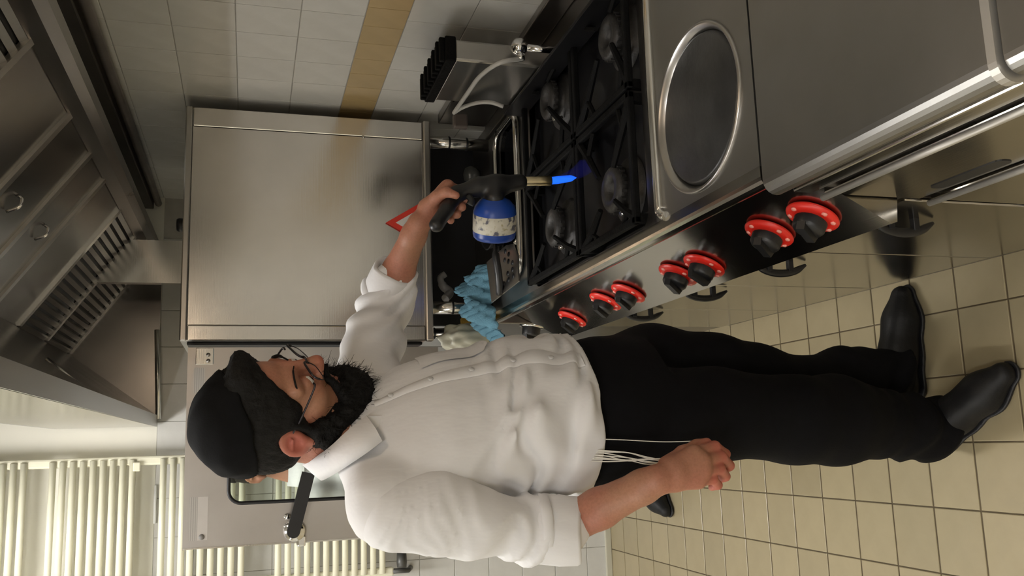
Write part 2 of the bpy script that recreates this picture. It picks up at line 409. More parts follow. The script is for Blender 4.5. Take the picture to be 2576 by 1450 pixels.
# flue outlet with a black cast top
fx = (.93, .985); fy = (2.03, 2.30)
fo = MB().box(*fx, *fy, .850, 1.125, .006).build('flue', M['steel'], rng)
g = MB().box(fx[0]-.006, fx[1]+.006, fy[0]-.006, fy[1]+.006, 1.122, 1.150, .004)
g.build('flue_cap', M['iron'], fo)
for k in range(11):
    y = fy[0]+.008+k*.0254; MB().box(fx[0]-.004, fx[1]+.004, y-.006, y+.006, 1.149, 1.163+.004*(k % 2), .003).build('fin', M['iron'], fo)
MB().box(.918, .926, 1.566, 2.345, .849, .912, .003).build('rear_upstand', M['enamel'], rng)
# doors with dark recessed handles
for k in range(4):
    a, b = YM[k]+.003, YM[k+1]-.003
    d = MB().box(XF, XF+.010, a, b, .035, .585, .0025).build('door', M['steel_front'], rng)
    hy = (1.275, 1.66, 2.0, 2.37)[k]; zc = .503
    MB().tube(catmull([(XF-.006, hy, zc+.062), (XF-.021, hy, zc+.035), (XF-.026, hy, zc), (XF-.021, hy, zc-.035), (XF-.006, hy, zc-.066)], 6), np.interp(np.linspace(0, 1, 25), [0, .15, .5, .85, 1], [.002, .005, .0058, .005, .002]), 8, flat=1.5).build('handle', M['black'], d)
    for z in (zc+.026, zc-.026): MB().box(XF-.022, XF+.002, hy-.006, hy+.006, z-.006, z+.006, .001).build('handle_post', M['rubber'], d)
MB().box(XF+.012, XF+.03, YM[0]+.02, YM[4], 0, .034).build('plinth', M['steel_dark'], rng)
# knobs: black bodies on red rings, set on the sloping panel
def on_panel(X, Y, off):
    # panel line: from (.432,.832) to (.322,.618)
    d = ray(X, Y); nrm = np.array([-.214, 0, .110]); nrm /= np.linalg.norm(nrm)
    p0 = np.array([.432, 0, .832])+nrm*off; t = ((p0-CAMP)@nrm)/(d@nrm); return CAMP+d*t, nrm
KN = [(1338, 836, 0), (1432, 818, 1), (1515, 776, 1), (1572, 756, 1), (1697, 712, 1), (1762, 690, 1), (1925, 612, 1), (2034, 572, 1)]
for i, (X, Y, r) in enumerate(KN):
    c, nrm = on_panel(X, Y, .026)
    base = c-nrm*.026
    if i == 0: nrm = np.array([-1., 0, .15]); nrm /= np.linalg.norm(nrm); base = pxx(1338, 834, .330)+np.array([.018, 0, 0])
    ax = tuple(nrm)
    kb = MB().lathe([(.029, 0), (.029, .006), (.0285, .010), (.0275, .028), (.024, .033), (0, .033)], base, ax, 32).build('knob', M['black'], rng)
    e1 = np.array([0, 1., 0]); e2 = np.cross(nrm, e1); ga = math.radians(60 if i != 5 else 80); gd = e1*math.cos(ga)+e2*math.sin(ga); gs = np.cross(nrm, gd)
    vs = [base+nrm*zz+gd*(sx*(.0265 if zz < .035 else .022))+gs*(sy*.0075) for zz in (.03, .043) for sx, sy in ((-1, -1), (1, -1), (1, 1), (-1, 1))]
    MB().add(vs, [(0, 3, 2, 1), (4, 5, 6, 7), (0, 1, 5, 4), (1, 2, 6, 5), (2, 3, 7, 6), (3, 0, 4, 7)]).build('grip', M['black'], kb)
    if r:
        MB().lathe([(.0265, .003), (.0440, .003), (.0455, .005), (.0445, .0075), (.0265, .0150), (.0265, .003)], base, ax, 40).build('dial_ring', M['red'], kb)
        for q in range(7):
            a = math.radians(q*45-90); cc = base+nrm*.0113+(e1*math.cos(a)+e2*math.sin(a))*.0358
            MB().lathe([(.0052, -.001), (.0046, .0010), (0, .0012)], cc, ax, 12).build('dot', M['pink'], kb)
    else:
        MB().lathe([(.027, .002), (.038, .002), (.038, .006), (.027, .008)], base, ax, 32).build('dial_ring', M['chrome'], kb)

# ================================================================== NEAR DRAWER UNIT AND WORKTOPS
du = empty('drawer_unit', (XF, .71, 0)); tag(du, 'stainless drawer unit with a plain worktop, next to the round hotplate', 'cabinet')
MB().box(XF+.014, XB, .712, 1.163, 0, .832).build('body', M['steel_dark'], du)
nose = [(.358+.022-.022*math.cos(a), .828+.022*math.sin(a)) for a in np.linspace(-PI/2, PI/2, 11)]
MB().prism(nose+[(XB, .850), (XB, .806)], .718, 1.160, 'y').build('worktop', M['steel_top'], du)
MB().prism([(a-.004 if a < .5 else a, b+(.004 if b > .82 else 0)) for a, b in nose]+[(XB, .856), (XB, .806)], .704, .716, 'y').build('joint_strip', M['lip'], du)
for z0, z1 in ((.765, .800), (.565, .745), (.345, .545), (.05, .325)):
    d = MB().box(XF, XF+.013, .722, 1.158, z0, z1, .003).build('drawer', M['steel_front'], du)
    if z1-z0 > .1: MB().tube([(XF-.006, .722, z1+.003), (XF-.006, 1.158, z1+.002)], .0055, 10).build('lip', M['lip'], d)
    if .5 < z0 < .7: MB().prism(rrect(.955, 1.095, z0+.012, z0+.040, .012), XF-.0012, XF+.002, 'x').build('finger_pull', M['black'], d)
nu = empty('worktop_unit', (XF, .1, 0)); tag(nu, 'stainless worktop at the right edge of the picture, nearest the camera', 'worktop')
nose = [(.361+.020-.020*math.cos(a), .828+.020*math.sin(a)) for a in np.linspace(-PI/2, PI/2, 11)]
MB().prism(nose+[(XB, .848), (XB, .808)], -.6, .700, 'y').build('worktop', M['steel_top'], nu)
MB().box(XF+.014, XB, -.6, .700, 0, .808).build('body', M['steel_front'], nu)

# ================================================================== COMBI OVEN with its door open
YO = 2.73
ox0, ox1 = py(700, 858, YO)[0], py(600, 275, YO)[0]; oz0, oz1 = py(1085, 600, YO)[2], py(458, 600, YO)[2]
stand = empty('oven_stand', (.36, 2.755, 0)); tag(stand, 'low stainless stand carrying the oven, with a dark gap above it', 'stand')
MB().box(.372, XB, 2.752, 3.50, .0, .835, .003).build('cabinet', M['steel_dark'], stand)
MB().box(.40, XB-.02, 3.02, 3.04, .835, oz0-.004).build('shade_panel', M['rubber'], stand)  # added black sheet standing in for the deep shade under the oven
ov = empty('combi_oven', (ox0, YO, oz0)); tag(ov, 'large stainless combi oven with its door standing open', 'oven')
MB().box(ox0, ox1, YO+.012, 3.49, oz0+.02, oz1, .004).build('body', M['steel'], ov)
sL, sR = py(700, 819, YO)[0], py(700, 330, YO)[0]
zt_, zb_ = py(478, 600, YO)[2], py(1066, 600, YO)[2]
MB().box(ox0, ox1, YO-.002, YO+.012, zt_+.002, oz1, .004).build('top_flange', M['steel'], ov)
MB().box(ox0+.002, sL-.0015, YO, YO+.012, zb_, zt_, .002).build('corner_post', M['steel_panel'], ov)
MB().box(sR+.0015, ox1-.002, YO, YO+.012, zb_, zt_, .002).build('corner_post', M['steel_panel'], ov)
# the side sheet is never quite flat: a shallow bow between its fixings
nx, nz = 24, 48; v = []; f = []
for j in range(nz+1):
    for i in range(nx+1):
        a, b = i/nx, j/nz
        v.append((sL+.0015+(sR-sL-.003)*a, YO+.002-.0022*math.sin(PI*b)*math.sin(PI*a)-.0012*math.sin(3*PI*b+.6*a)*math.sin(PI*a), zb_+(zt_-zb_)*b))
for j in range(nz):
    for i in range(nx): f.append((j*(nx+1)+i, j*(nx+1)+i+1, (j+1)*(nx+1)+i+1, (j+1)*(nx+1)+i))
MB().add(v, f, True).build('side_panel', M['steel_panel'], ov)
MB().box(ox0-.002, ox1, YO-.014, YO+.012, oz0, zb_-.001, .005).build('bottom_flange', M['steel'], ov)
for lx, ly in ((py(1150, 775, 2.80)[0], 2.80), (py(1150, 362, 2.80)[0], 2.80), (.42, 3.40), (.96, 3.40)):
    lg = MB().tube([(lx, ly, .838), (lx, ly, oz0+.02)], .021, 20).build('leg', M['steel_bright'], ov)
    for z in (.838+.075, .838+.135): MB().lathe([(.0205, -.004), (.0225, -.002), (.0225, .002), (.0205, .004)], (lx, ly, z), n=20).build('groove', M['rubber'], lg)
MB().box(ox0-.010, ox0, YO+.02, 3.47, oz0+.03, oz1-.02, .003).build('front_frame', M['rubber'], ov)
# warning triangle: red border, white field
ty = YO-.0004
def tri(pts, off, mat, par, name):
    c = sum(pts)/3; v = [p+np.array([0, -off, 0]) for p in pts]; return MB().add(v, [(0, 1, 2)]).build(name, mat, par)
T_ = [py(970, 561, ty-.004), py(1068, 617, ty-.004), py(1068, 505, ty-.004)]
st_ = tri(T_, .0022, plain('sticker red', (.75, .05, .03), .45), ov, 'warning_sticker'); tag(st_, label='red-bordered warning triangle')
cT = sum(T_)/3; tri([cT+(p-cT)*.62 for p in T_], .0028, plain('sticker white', (.72, .71, .67), .45), st_, 'sticker_field')
# cooking chimney from the oven top into the hood
yd = 3.44
dx0, dx1 = py(440, 713, yd)[0], py(440, 606, yd)[0]
duct = MB().box(dx0, dx1, yd, yd+.04, oz1+.002, 2.03).build('oven_chimney', M['steel_bright'])
tag(duct, 'stainless flue duct rising from the oven top into the hood', 'duct')
me = duct.data
for q in me.vertices:
    if q.co.z > 1.95: q.co.z = 2.29-.7*(q.co.x-.40)-.016
sc_ = py(914, 345, YO); MB().lathe([(0, 0), (.004, 0), (.0035, .0025), (0, .003)], (sc_[0], YO+.001, sc_[2]), (0, -1, 0), 12).build('screw', M['chrome'], ov)
kn = py(443, 566, 2.95); MB().lathe([(.0, -.02), (.02, -.02), (.022, .005), (.018, .012), (0, .012)], (kn[0], kn[1], oz1+.021), n=20).build('vent_cap', M['black'], ov)

# door: hinged at the near front corner, swung out square to the oven
DX0, DX1 = py(600, 1370, YO)[0], ox0-.022
DZ1 = py(468, 1100, YO)[2]; DZ0 = oz0-.01; DY0, DY1 = YO-.026, YO+.022
WX0, WX1, WZ0, WZ1 = py(700, 1262, DY0)[0], DX1-.09, DZ0+.10, py(577, 1150, DY0)[2]
door = empty('door_pivot', (DX1, YO, DZ0)); bpy.data.objects.remove(door)
def sheet(y0_, y1_, hole):
    mb = MB().plate((DX0, DX1, DZ0, DZ1), hole, y0_, y1_)
    mb.v = [(x, z, y) for x, y, z in mb.v]; return mb
hole = rrect(WX0, WX1, WZ0, WZ1, .035)
door = sheet(DY0, DY1, hole).build('door', steel('door steel', (.50, .475, .45), .33, (2, 2, 150)), ov)
P_ = [(a, DY0-.001, b) for a, b in hole]; P_ += P_[:2]
MB().tube(P_, .0052, 8, cap=False).build('gasket', M['rubber'], door)
gm, nt, b = newmat('door glass')
tr_ = N(nt, 'ShaderNodeBsdfTransparent'); tr_.inputs[0].default_value = (.86, .90, .86, 1); gl = N(nt, 'ShaderNodeBsdfGlossy'); gl.inputs['Roughness'].default_value = .02
fr = N(nt, 'ShaderNodeFresnel'); fr.inputs[0].default_value = 1.5; mxs = N(nt, 'ShaderNodeMixShader')
nt.links.new(fr.outputs[0], mxs.inputs[0]); nt.links.new(tr_.outputs[0], mxs.inputs[1]); nt.links.new(gl.outputs[0], mxs.inputs[2]); nt.links.new(mxs.outputs[0], nt.nodes['Material Output'].inputs[0])
MB().prism([(a, b) for a, b in hole], DY0+.010, DY0+.016, 'y').build('window_pane', gm, door)
MB().box(DX0-.004, DX0, DY0-.003, DY1, DZ0, DZ1).build('edge_strip', M['steel_bright'], door)
# handle
hp_ = py(742, 1335, DY0); hy = DY0
he = MB().lathe([(0, 0), (.030, 0), (.032, .006), (.029, .016), (.022, .022), (0, .024)], (hp_[0], hy, hp_[2]), (0, -1, 0), 28)
he.build('handle_rose', M['chrome'], door)
MB().box(hp_[0]-.045, hp_[0]-.012, hy-.016, hy+.018, hp_[2]-.030, hp_[2]-.004, .006).build('latch', M['chrome'], door)
for q in ((722, 1300), (722, 1324)):
    c = py(*q, hy); MB().lathe([(0, 0), (.009, 0), (.009, .010), (.006, .014), (0, .015)], (c[0], hy, c[2]), (0, -1, 0), 16).build('screw', M['chrome'], door)
a, b2 = py(738, 1338, hy-.03), py(776, 1190, hy-.03); dv = (b2-a)/np.linalg.norm(b2-a); nv = np.array([-dv[2], 0, dv[0]])
hw = .018; pts = [a+nv*hw*math.cos(t)-dv*hw*math.sin(t) for t in np.linspace(0, PI, 10)][::1]
pts = [a+nv*hw*math.cos(t)-dv*hw*math.sin(t) for t in np.linspace(0, PI, 10)]+[b2-nv*hw, b2+nv*hw]
MB().prism([(p[0], p[2]) for p in pts], hy-.042, hy-.022, 'y').build('handle', M['black'], door)
# paper label with rows of fine print, top left of the door
lm, nt, b = newmat('printed label'); v_ = coords(nt, (1, 1, 1))
wv = N(nt, 'ShaderNodeTexWave', wave_type='BANDS', bands_direction='Z'); wv.inputs['Scale'].default_value = 55; wv.inputs['Distortion'].default_value = 1.5; wv.inputs['Detail Scale'].default_value = 30; nt.links.new(v_, wv.inputs[0])
nt.links.new(ramp(nt, wv.outputs['Fac'], [(.35, (.40, .38, .355)), (.65, (.52, .50, .47))]), b.inputs['Base Color']); b.inputs['Roughness'].default_value = .5
l0, l1 = py(470, 1366, DY0), py(524, 1250, DY0); lm0 = py(497, 1300, DY0)
lb = MB().box(l0[0]+.004, l1[0], DY0-.0012, DY0, lm0[2], l0[2]-.004).build('print_label', lm, door)
lw = MB().box(l0[0]+.004, l1[0], DY0-.0012, DY0, l1[2], lm0[2]).build('blank_label', plain('label white', (.60, .57, .54), .5), door)
c = py(507, 1352, DY0); MB().lathe([(0, 0), (.008, 0), (.008, .0018), (0, .002)], (c[0], DY0, c[2]), (0, -1, 0), 20).build('label_mark', plain('label ink', (.25, .24, .23), .6), lw)
# hinge plate and the instruction strip beside it
h0, h1 = py(492, 918, DY0), py(538, 876, DY0)
MB().box(h0[0], h1[0], DY0-.004, DY0, h1[2], h0[2], .002).build('hinge_plate', M['steel_bright'], door)
for q in ((524, 893), (524, 908)):
    c = py(*q, DY0-.004); MB().lathe([(0, 0), (.006, 0), (.005, .004), (0, .005)], (c[0], DY0-.004, c[2]), (0, -1, 0), 16).build('hinge_screw', M['steel_dark'], door)
s0, s1 = py(486, 990, DY0), py(516, 926, DY0)
MB().box(s0[0], s1[0], DY0-.001, DY0, s1[2], s0[2]).build('instruction_strip', lm, door)

# ================================================================== EXHAUST HOOD
hood = empty('exhaust_hood', (.10, 1, 1.955)); tag(hood, 'long stainless exhaust hood hanging above the range, filters inside', 'hood')
HY0, HY1, HZ = -.3, 3.915, 1.955
HX0, HX1 = .102, .80
def slope(x): return 2.29-.715*(x-.40)
MB().box(HX0, HX0+.004, HY0, HY1, HZ, 2.32).build('fascia', M['steel_front'], hood)
MB().box(HX0, .147, HY0, HY1, HZ-.003, HZ+.003).build('gutter_lip', M['steel'], hood)
MB().prism([(.147, HZ), (.400, 2.295), (.396, 2.300), (.143, HZ+.006)], HY0, HY1, 'y').build('inner_slope', M['steel_hood'], hood)
MB().box(HX0, HX1+.035, HY1, HY1+.006, HZ, 2.32).build('end_wall', M['steel_hood'], hood)
MB().box(HX0, HX1+.035, HY0-.006, HY0, HZ, 2.32).build('end_wall', M['steel_hood'], hood)
MB().box(HX1+.031, HX1+.035, HY0, HY1, HZ+.005, 2.32).build('back_sheet', M['steel_hood'], hood)
MB().prism([(.785, slope(.785)), (.785, HZ+.02), (.80, HZ), (HX1+.035, HZ), (HX1+.035, slope(.80)+.01)], HY0, HY1, 'y').build('rear_gutter', M['steel_dark'], hood)
MB().box(HX0, HX1+.035, HY0, HY1, 2.32, 2.328).build('top_sheet', M['steel'], hood)
for q in ((.3, .8), (.3, 3.2)): MB().box(q[0]+.0, q[0]+.3, q[1], q[1]+.3, 2.328, ZC-.001).build('riser', M['steel'], hood)
bars = [3.905, 3.48, 3.08, 2.74, 2.50, 2.205, 1.80, 1.40, 1.0, .6, .2, -.2]
ribbed = {0, 1, 6, 7}
for k in range(len(bars)-1):
    a, b2 = bars[k+1], bars[k]
    if k in ribbed:
        fp = MB().prism([(.40, slope(.40)+.012), (.79, slope(.79)+.012), (.79, slope(.79)+.016), (.40, slope(.40)+.016)], a+.012, b2-.012, 'y').build('filter', M['rubber'], hood)
        sl = MB()
        n = 17
        me = None
        for i in range(n):
            x = .408+(.375)*i/(n-1); z = slope(x)
            MB().prism([(x-.008, z+.006+.715*.008), (x, z-.002), (x+.008, z+.006-.715*.008)], a+.012, b2-.012, 'y').build('slat', M['steel_dark'], fp)
    else:
        MB().prism([(.40, slope(.40)+.004), (.79, slope(.79)+.004), (.79, slope(.79)+.010), (.40, slope(.40)+.010)], a+.006, b2-.006, 'y').build('blank_panel', M['steel_hood'], hood)
    MB().prism([(.40, slope(.40)-.006), (.79, slope(.79)-.006), (.79, slope(.79)+.008), (.40, slope(.40)+.008)], b2-.013, b2+.013 if k else b2+.008, 'y').build('filter_rail', M['steel_bright'] if k < 3 else M['steel'], hood)
for X, Y in ((31, 513), (100, 585)):
    d = ray(X, Y); t = (2.29+.715*.40-CAM_H)/(d[2]+.715*d[0]); p = CAMP+d*t
    MB().tube(catmull([p+np.array([-.02, 0, .012]), p+np.array([-.008, -.004, -.016]), p+np.array([.012, 0, -.02]), p+np.array([.02, 0, -.012])], 4), .004, 8).build('pull_handle', M['chrome'], hood)
for ly in (1.18, .02):
    c = np.array([.585, ly, slope(.585)-.004]); ax = (-.715, 0, -1)
    lo_ = MB().lathe([(.095, 0), (.095, .012), (.080, .022), (.078, .012), (.078, 0)], c, ax, 32).build('lamp_ring', M['steel'], hood)
    MB().lathe([(.078, .008), (.070, .028), (.045, .042), (0, .047)], c, ax, 32).build('lamp_glass', M['hood_lamp'], lo_)
p0, p1 = py(395, 830, HY1-.03), py(398, 1055, HY1-.03)
MB().tube([p0, p1], .010, 12).build('drain_pipe', M['steel_bright'], hood)
q0, q1 = (.155, py(30, 830, 2.0)[1], 1.975), (.155, 2.4, 1.975)
MB().tube([(.15, 2.30, 1.972), (.22, 2.30, 2.055)], .008, 8).build('inner_brace', M['steel_bright'], hood)
# red sign reflected in the gutter hangs on the left wall
# ================================================================== SMALL THINGS ON THE RANGE
cloth = MB(); nx, ny = 60, 26; v = []; f = []
c0, c1 = py(1238, 664, 2.66), py(1238, 868, 2.64)
for i in range(nx+1):
    s = i/nx; x = c0[0]+(c1[0]-c0[0])*s
    hgt = (.022+.075*math.sin(PI*min(1, s*1.15))**.7)*(1-.35*s) if s > .12 else .022+.15*s
    for j in range(ny+1):
        t = j/ny-.5
        fold = .010*math.sin(23*s*PI/3+9*t)+.008*math.sin(40*s+17*t+2)+.006*math.sin(61*s-31*t)
        y = 2.690+t*.085+.012*math.sin(9*s+4*t)+fold*.8
        z = .872+hgt*max(0, math.cos(PI*t*1.02))**.8+fold*(.4+abs(math.cos(PI*t)))
        z = max(z, .8735)
        if x < .372: z -= (.372-x)*.45
        v.append((x, y, z))
for i in range(nx):
    for j in range(ny): f.append((i*(ny+1)+j, i*(ny+1)+j+1, (i+1)*(ny+1)+j+1, (i+1)*(ny+1)+j))
cm = plain('blue cloth', (.12, .27, .37), .95, 0, .18, 30, .5, 300)
co = cloth.add(v, f, True).build('cleaning_cloth', cm); tag(co, 'crumpled light blue cleaning cloth lying at the far end of the range', 'cloth')
sm_ = co.modifiers.new('thick', 'SOLIDIFY'); sm_.thickness = .004; sm_.offset = 1
# perforated drain sheet
ps = MB(); a0 = np.array([.44, 2.36, .879]); ux = np.array([.13, .045, .0]); uy = np.array([-.035, .17, .035])
def PS(s, t, d=0): return tuple(a0+ux*s+uy*t+np.array([0, 0, d]))
outer = [(0, .0), (.55, -.05), (.9, .02), (1, .25), (1, 1), (0, 1)]
psm = M['steel']
pso = MB().add([PS(s, t) for s, t in outer]+[PS(s, t, -.004) for s, t in outer], [list(range(6)), [11-i for i in range(6)]]+[(i, (i+1) % 6, 6+(i+1) % 6, 6+i) for i in range(6)]).build('strainer_plate', psm)
tag(pso, 'perforated stainless strainer plate lying behind the front burners', 'strainer')
for s, t in ((.2, .15), (.35, .15), (.2, .32), (.35, .32), (.75, .2), (.88, .3), (.7, .36), (.2, .5), (.5, .12), (.6, .24)):
    c = np.array(PS(s, t)); nn = np.cross(ux, uy); MB().lathe([(0, .0008), (.0075, .0008), (.0075, .0003)], c, nn, 12).build('hole', M['rubber'], pso)
# pan with a long black handle standing on the far rim
pn_ = empty('small_pan', (.60, 2.50, .86)); tag(pn_, 'dark pan with a long black handle resting on the well rim', 'pan')
MB().lathe([(.0, .875), (.075, .875), (.088, .885), (.098, .925), (.101, .926), (.099, .929), (.095, .925), (.084, .889), (0, .882)], (.66, 2.50, 0), n=36).build('bowl', M['enamel'], pn_)
MB().tube(catmull([(.575, 2.46, .915), (.53, 2.43, .925), (.47, 2.44, .915), (.42, 2.47, .905)], 6), [.006]*6+[.011]*13, 10).build('handle', M['black'], pn_)
MB().tube([py(1296, 612, 2.43), py(1325, 560, 2.46)], .006, 8).build('ferrule', M['steel_bright'], pn_)
# ball valve and thin hose behind the flue
bc = py(1306, 118, 1.985)
tp = empty('ball_valve', tuple(bc)); tag(tp, 'small chrome ball valve beside the flue outlet', 'valve')
prof = [(.022*math.sin(a), -.022*math.cos(a)) for a in np.linspace(0, PI, 14)]
MB().lathe(prof, bc, n=24).build('ball', M['chrome'], tp)
MB().tube([bc-np.array([0, 0, .015]), np.array([bc[0], bc[1], .858])], .009, 10).build('stem', M['chrome'], tp)
MB().lathe([(.007, -.012), (.010, -.010), (.010, .010), (.007, .012)], bc+np.array([-.026, -.004, -.002]), (1, .2, 0), 14).build('nut', M['chrome'], tp)
hs = MB().tube(catmull([bc+np.array([-.03, 0, -.01]), pxx(1258, 158, .905), pxx(1208, 192, .905), pxx(1174, 238, .91), pxx(1142, 284, .915)], 8), .0058, 8)
ho = hs.build('gas_hose', plain('grey hose', (.55, .54, .51), .45)); tag(ho, 'thin grey hose running from the ball valve towards the oven', 'hose')
MB().tube(catmull([pxx(1142, 284, .915), pxx(1165, 270, .915), pxx(1200, 259, .91), pxx(1235, 258, .90), pxx(1266, 268, .89)], 6), .0055, 8).build('branch', ho.data.materials[0], ho)
g0 = pxx(1150, 298, .93)
MB().box(g0[0]-.03, g0[0]+.012, g0[1]-.012, g0[1]+.012, g0[2]-.03, g0[2]+.012, .005).build('connector', plain('brown plug', (.11, .09, .08), .5), ho)
# bits under the oven
def crumple(name, c, r, mat, label, cat, seed, sc=(1, 1, 1)):
    rs = np.random.RandomState(seed); bm = bmesh.new(); bmesh.ops.create_icosphere(bm, subdivisions=4, radius=1)
    K = rs.randn(10, 3)*3.2; ph = rs.rand(10)*6
    for q in bm.verts:
        p = np.array(q.co); d = 1+.16*sum(abs(math.sin(K[k]@p+ph[k]))-.6 for k in range(10))/2.2
        p = p*d*np.array(sc)*r; q.co = p+np.array(c)
    zmin = min(q.co.z for q in bm.verts)
    for q in bm.verts: q.co.z += .8375-zmin if name != 'x' else 0
    me = bpy.data.meshes.new(name); bm.to_mesh(me); bm.free(); o = link(name, me, mat, None, True); return tag(o, label, cat)
crumple('plastic_bag', py(1150, 855, 2.80), .05, plain('milky plastic', (.55, .54, .44), .35), 'crumpled pale plastic bag under the oven corner beside the blue cloth', 'bag', 3, (1.0, .7, 1.6))
crumple('sponge', py(1150, 812, 2.84), .035, plain('ochre sponge', (.42, .27, .05), .9, 0, .3, 60, .5, 200), 'ochre yellow sponge behind the front oven leg', 'sponge', 5, (1.1, .8, 1.3))
c = [py(1120, 690, 2.86), py(1108, 700, 2.86), py(1116, 722, 2.86), py(1132, 735, 2.86), py(1120, 752, 2.84)]
o = MB().tube(catmull(c, 6), [.011]*10+[.014]*15, 10).build('crumpled_tube', plain('grey plastic', (.30, .29, .28), .4)); tag(o, 'crumpled grey plastic tube lying in the dark gap under the oven', 'tube')
for q in o.data.vertices: pass
bl = py(1112, 436, 2.92)
o = MB().lathe([(.0, -.03), (.018, -.028), (.028, -.012), (.030, .006), (.022, .024), (.0, .03)], (bl[0], bl[1], .838+.031), n=24).build('salt_jar', plain('dull glass', (.06, .06, .055), .2)); tag(o, 'small dull glass jar in the dark gap under the oven', 'jar')

# ================================================================== BODIES: smooth-blended solids meshed on a grid
class Field:
    def __init__(s, lo, hi, res):
        s.lo = np.array(lo, float); s.res = res; s.n = (np.ceil((np.array(hi)-s.lo)/res)).astype(int)+1
        s.g = np.full(s.n, .25, np.float32); s.c = None
    def sub(s, lo, hi):
        a = np.clip(np.floor((np.array(lo)-s.lo)/s.res).astype(int), 0, s.n-1); b = np.clip(np.ceil((np.array(hi)-s.lo)/s.res).astype(int)+1, 1, s.n)
        sl = tuple(slice(i, max(j, i+1)) for i, j in zip(a, b))
        ax = [s.lo[k]+s.res*np.arange(sl[k].start, sl[k].stop, dtype=np.float32) for k in range(3)]
        return sl, np.stack(np.meshgrid(*ax, indexing='ij'), -1).astype(np.float32)
    def put(s, sl, d, k, op):
        g = s.g[sl]
        if op == 's': d = -d; h = np.clip(.5-.5*(g-d)/k, 0, 1) if k else (g < d)*1.; s.g[sl] = g*(1-h)+d*h+k*h*(1-h); return
        if op == 'i': s.g[sl] = np.maximum(g, d); return
        if k: h = np.clip(.5+.5*(g-d)/k, 0, 1); s.g[sl] = g*(1-h)+d*h-k*h*(1-h)
        else: s.g[sl] = np.minimum(g, d)
    def cone(s, a, b, ra, rb, k=.01, op='u', sq=None):
        a, b = np.array(a, np.float32), np.array(b, np.float32); m = max(ra, rb)+max(.03, 2*k)
        sl, P = s.sub(np.minimum(a, b)-m, np.maximum(a, b)+m)
        ab = b-a; t = np.clip(((P-a)@ab)/max(ab@ab, 1e-9), 0, 1); q = P-(a+t[..., None]*ab)
        if sq is not None:   # squash along a direction: (dir, factor)
            d_ = np.array(sq[0], np.float32); d_ /= np.linalg.norm(d_); q = q+((1/sq[1]-1)*(q@d_))[..., None]*d_
        s.put(sl, np.linalg.norm(q, axis=-1)-(ra+(rb-ra)*t), k, op); return s
    def chain(s, pts, rs, k=.01, sq=None):
        for i in range(len(pts)-1): s.cone(pts[i], pts[i+1], rs[i], rs[i+1], k, sq=sq)
        return s
    def ell(s, c, r, R=None, k=.01, op='u'):
        c = np.array(c, np.float32); r = np.array(r, np.float32); m = r.max()+max(.03, 2*k); sl, P = s.sub(c-m, c+m); q = P-c
        if R is not None: q = q@np.array(R, np.float32)
        k0 = np.linalg.norm(q/r, axis=-1); k1 = np.linalg.norm(q/(r*r), axis=-1)+1e-6
        s.put(sl, k0*(k0-1)/k1, k, op); return s
    def stack(s, st, k=.01, e=2.3, op='u'):
        # tower of flattened rings: rows of (z, cx, cy, half width, half depth, heading of the depth axis)
        A = np.array(sorted(st), np.float32); m = A[:, 3:5].max()+.05
        lo = (A[:, 1].min()-m, A[:, 2].min()-m, A[0, 0]-.05); hi = (A[:, 1].max()+m, A[:, 2].max()+m, A[-1, 0]+.05)
        sl, P = s.sub(lo, hi); z = P[..., 2]
        zi = np.clip(z, A[0, 0], A[-1, 0]); I = [np.interp(zi, A[:, 0], A[:, j]).astype(np.float32) for j in range(1, 6)]
        x, y = P[..., 0]-I[0], P[..., 1]-I[1]; c_, s_ = np.cos(I[4]), np.sin(I[4])
        dep, lat = x*c_+y*s_, -x*s_+y*c_
        rr = (np.abs(lat/I[2])**e+np.abs(dep/I[3])**e)**(1/e)
        d = (rr-1)*np.minimum(I[2], I[3]); dz = np.maximum(A[0, 0]-z, z-A[-1, 0])
        d = np.where(dz > 0, np.sqrt(np.maximum(d, 0)**2+dz**2)+np.minimum(d, 0)*.3, d)
        s.put(sl, d, k, op); return s
    def cut(s, p, nrm):    # remove everything on the side the normal points to
        nrm = np.array(nrm, np.float32); nrm /= np.linalg.norm(nrm); sl, P = s.sub(s.lo, s.lo+s.res*s.n)
        s.g = np.maximum(s.g, (P-np.array(p, np.float32))@nrm); return s
    def warp(s, fn, lo=None, hi=None):
        sl, P = s.sub(s.lo if lo is None else lo, s.lo+s.res*s.n if hi is None else hi)
        near = np.abs(s.g[sl]) < .05; v = s.g[sl]; v[near] += fn(P[near]); s.g[sl] = v; return s
    def mesh(s, smooth=1):
        g = s.g.copy(); g[0], g[-1] = .1, .1; g[:, 0], g[:, -1] = .1, .1; g[:, :, 0], g[:, :, -1] = .1, .1
        sg = g < 0; n = np.array(g.shape)-1; c = np.zeros(n, np.int8)
        for i in (0, 1):
            for j in (0, 1):
                for k in (0, 1): c += sg[i:n[0]+i, j:n[1]+j, k:n[2]+k]
        idx = np.argwhere((c > 0) & (c < 8)); ids = np.full(n, -1, np.int32); ids[tuple(idx.T)] = np.arange(len(idx))
        pos = np.zeros((len(idx), 3)); cnt = np.zeros(len(idx))
        C8 = [(i, j, k) for i in (0, 1) for j in (0, 1) for k in (0, 1)]
        for a in C8:
            for ax in range(3):
                if a[ax]: continue
                b = list(a); b[ax] = 1; ga = g[tuple((idx+a).T)]; gb = g[tuple((idx+b).T)]
                cr = (ga < 0) != (gb < 0); t = np.where(cr, ga/np.where(cr, ga-gb, 1), 0)
                p = np.tile(np.array(a, float), (len(idx), 1)); p[:, ax] += t; pos[cr] += p[cr]; cnt[cr] += 1
        V = s.lo+s.res*(idx+pos/np.maximum(cnt, 1)[:, None]); Fs = []
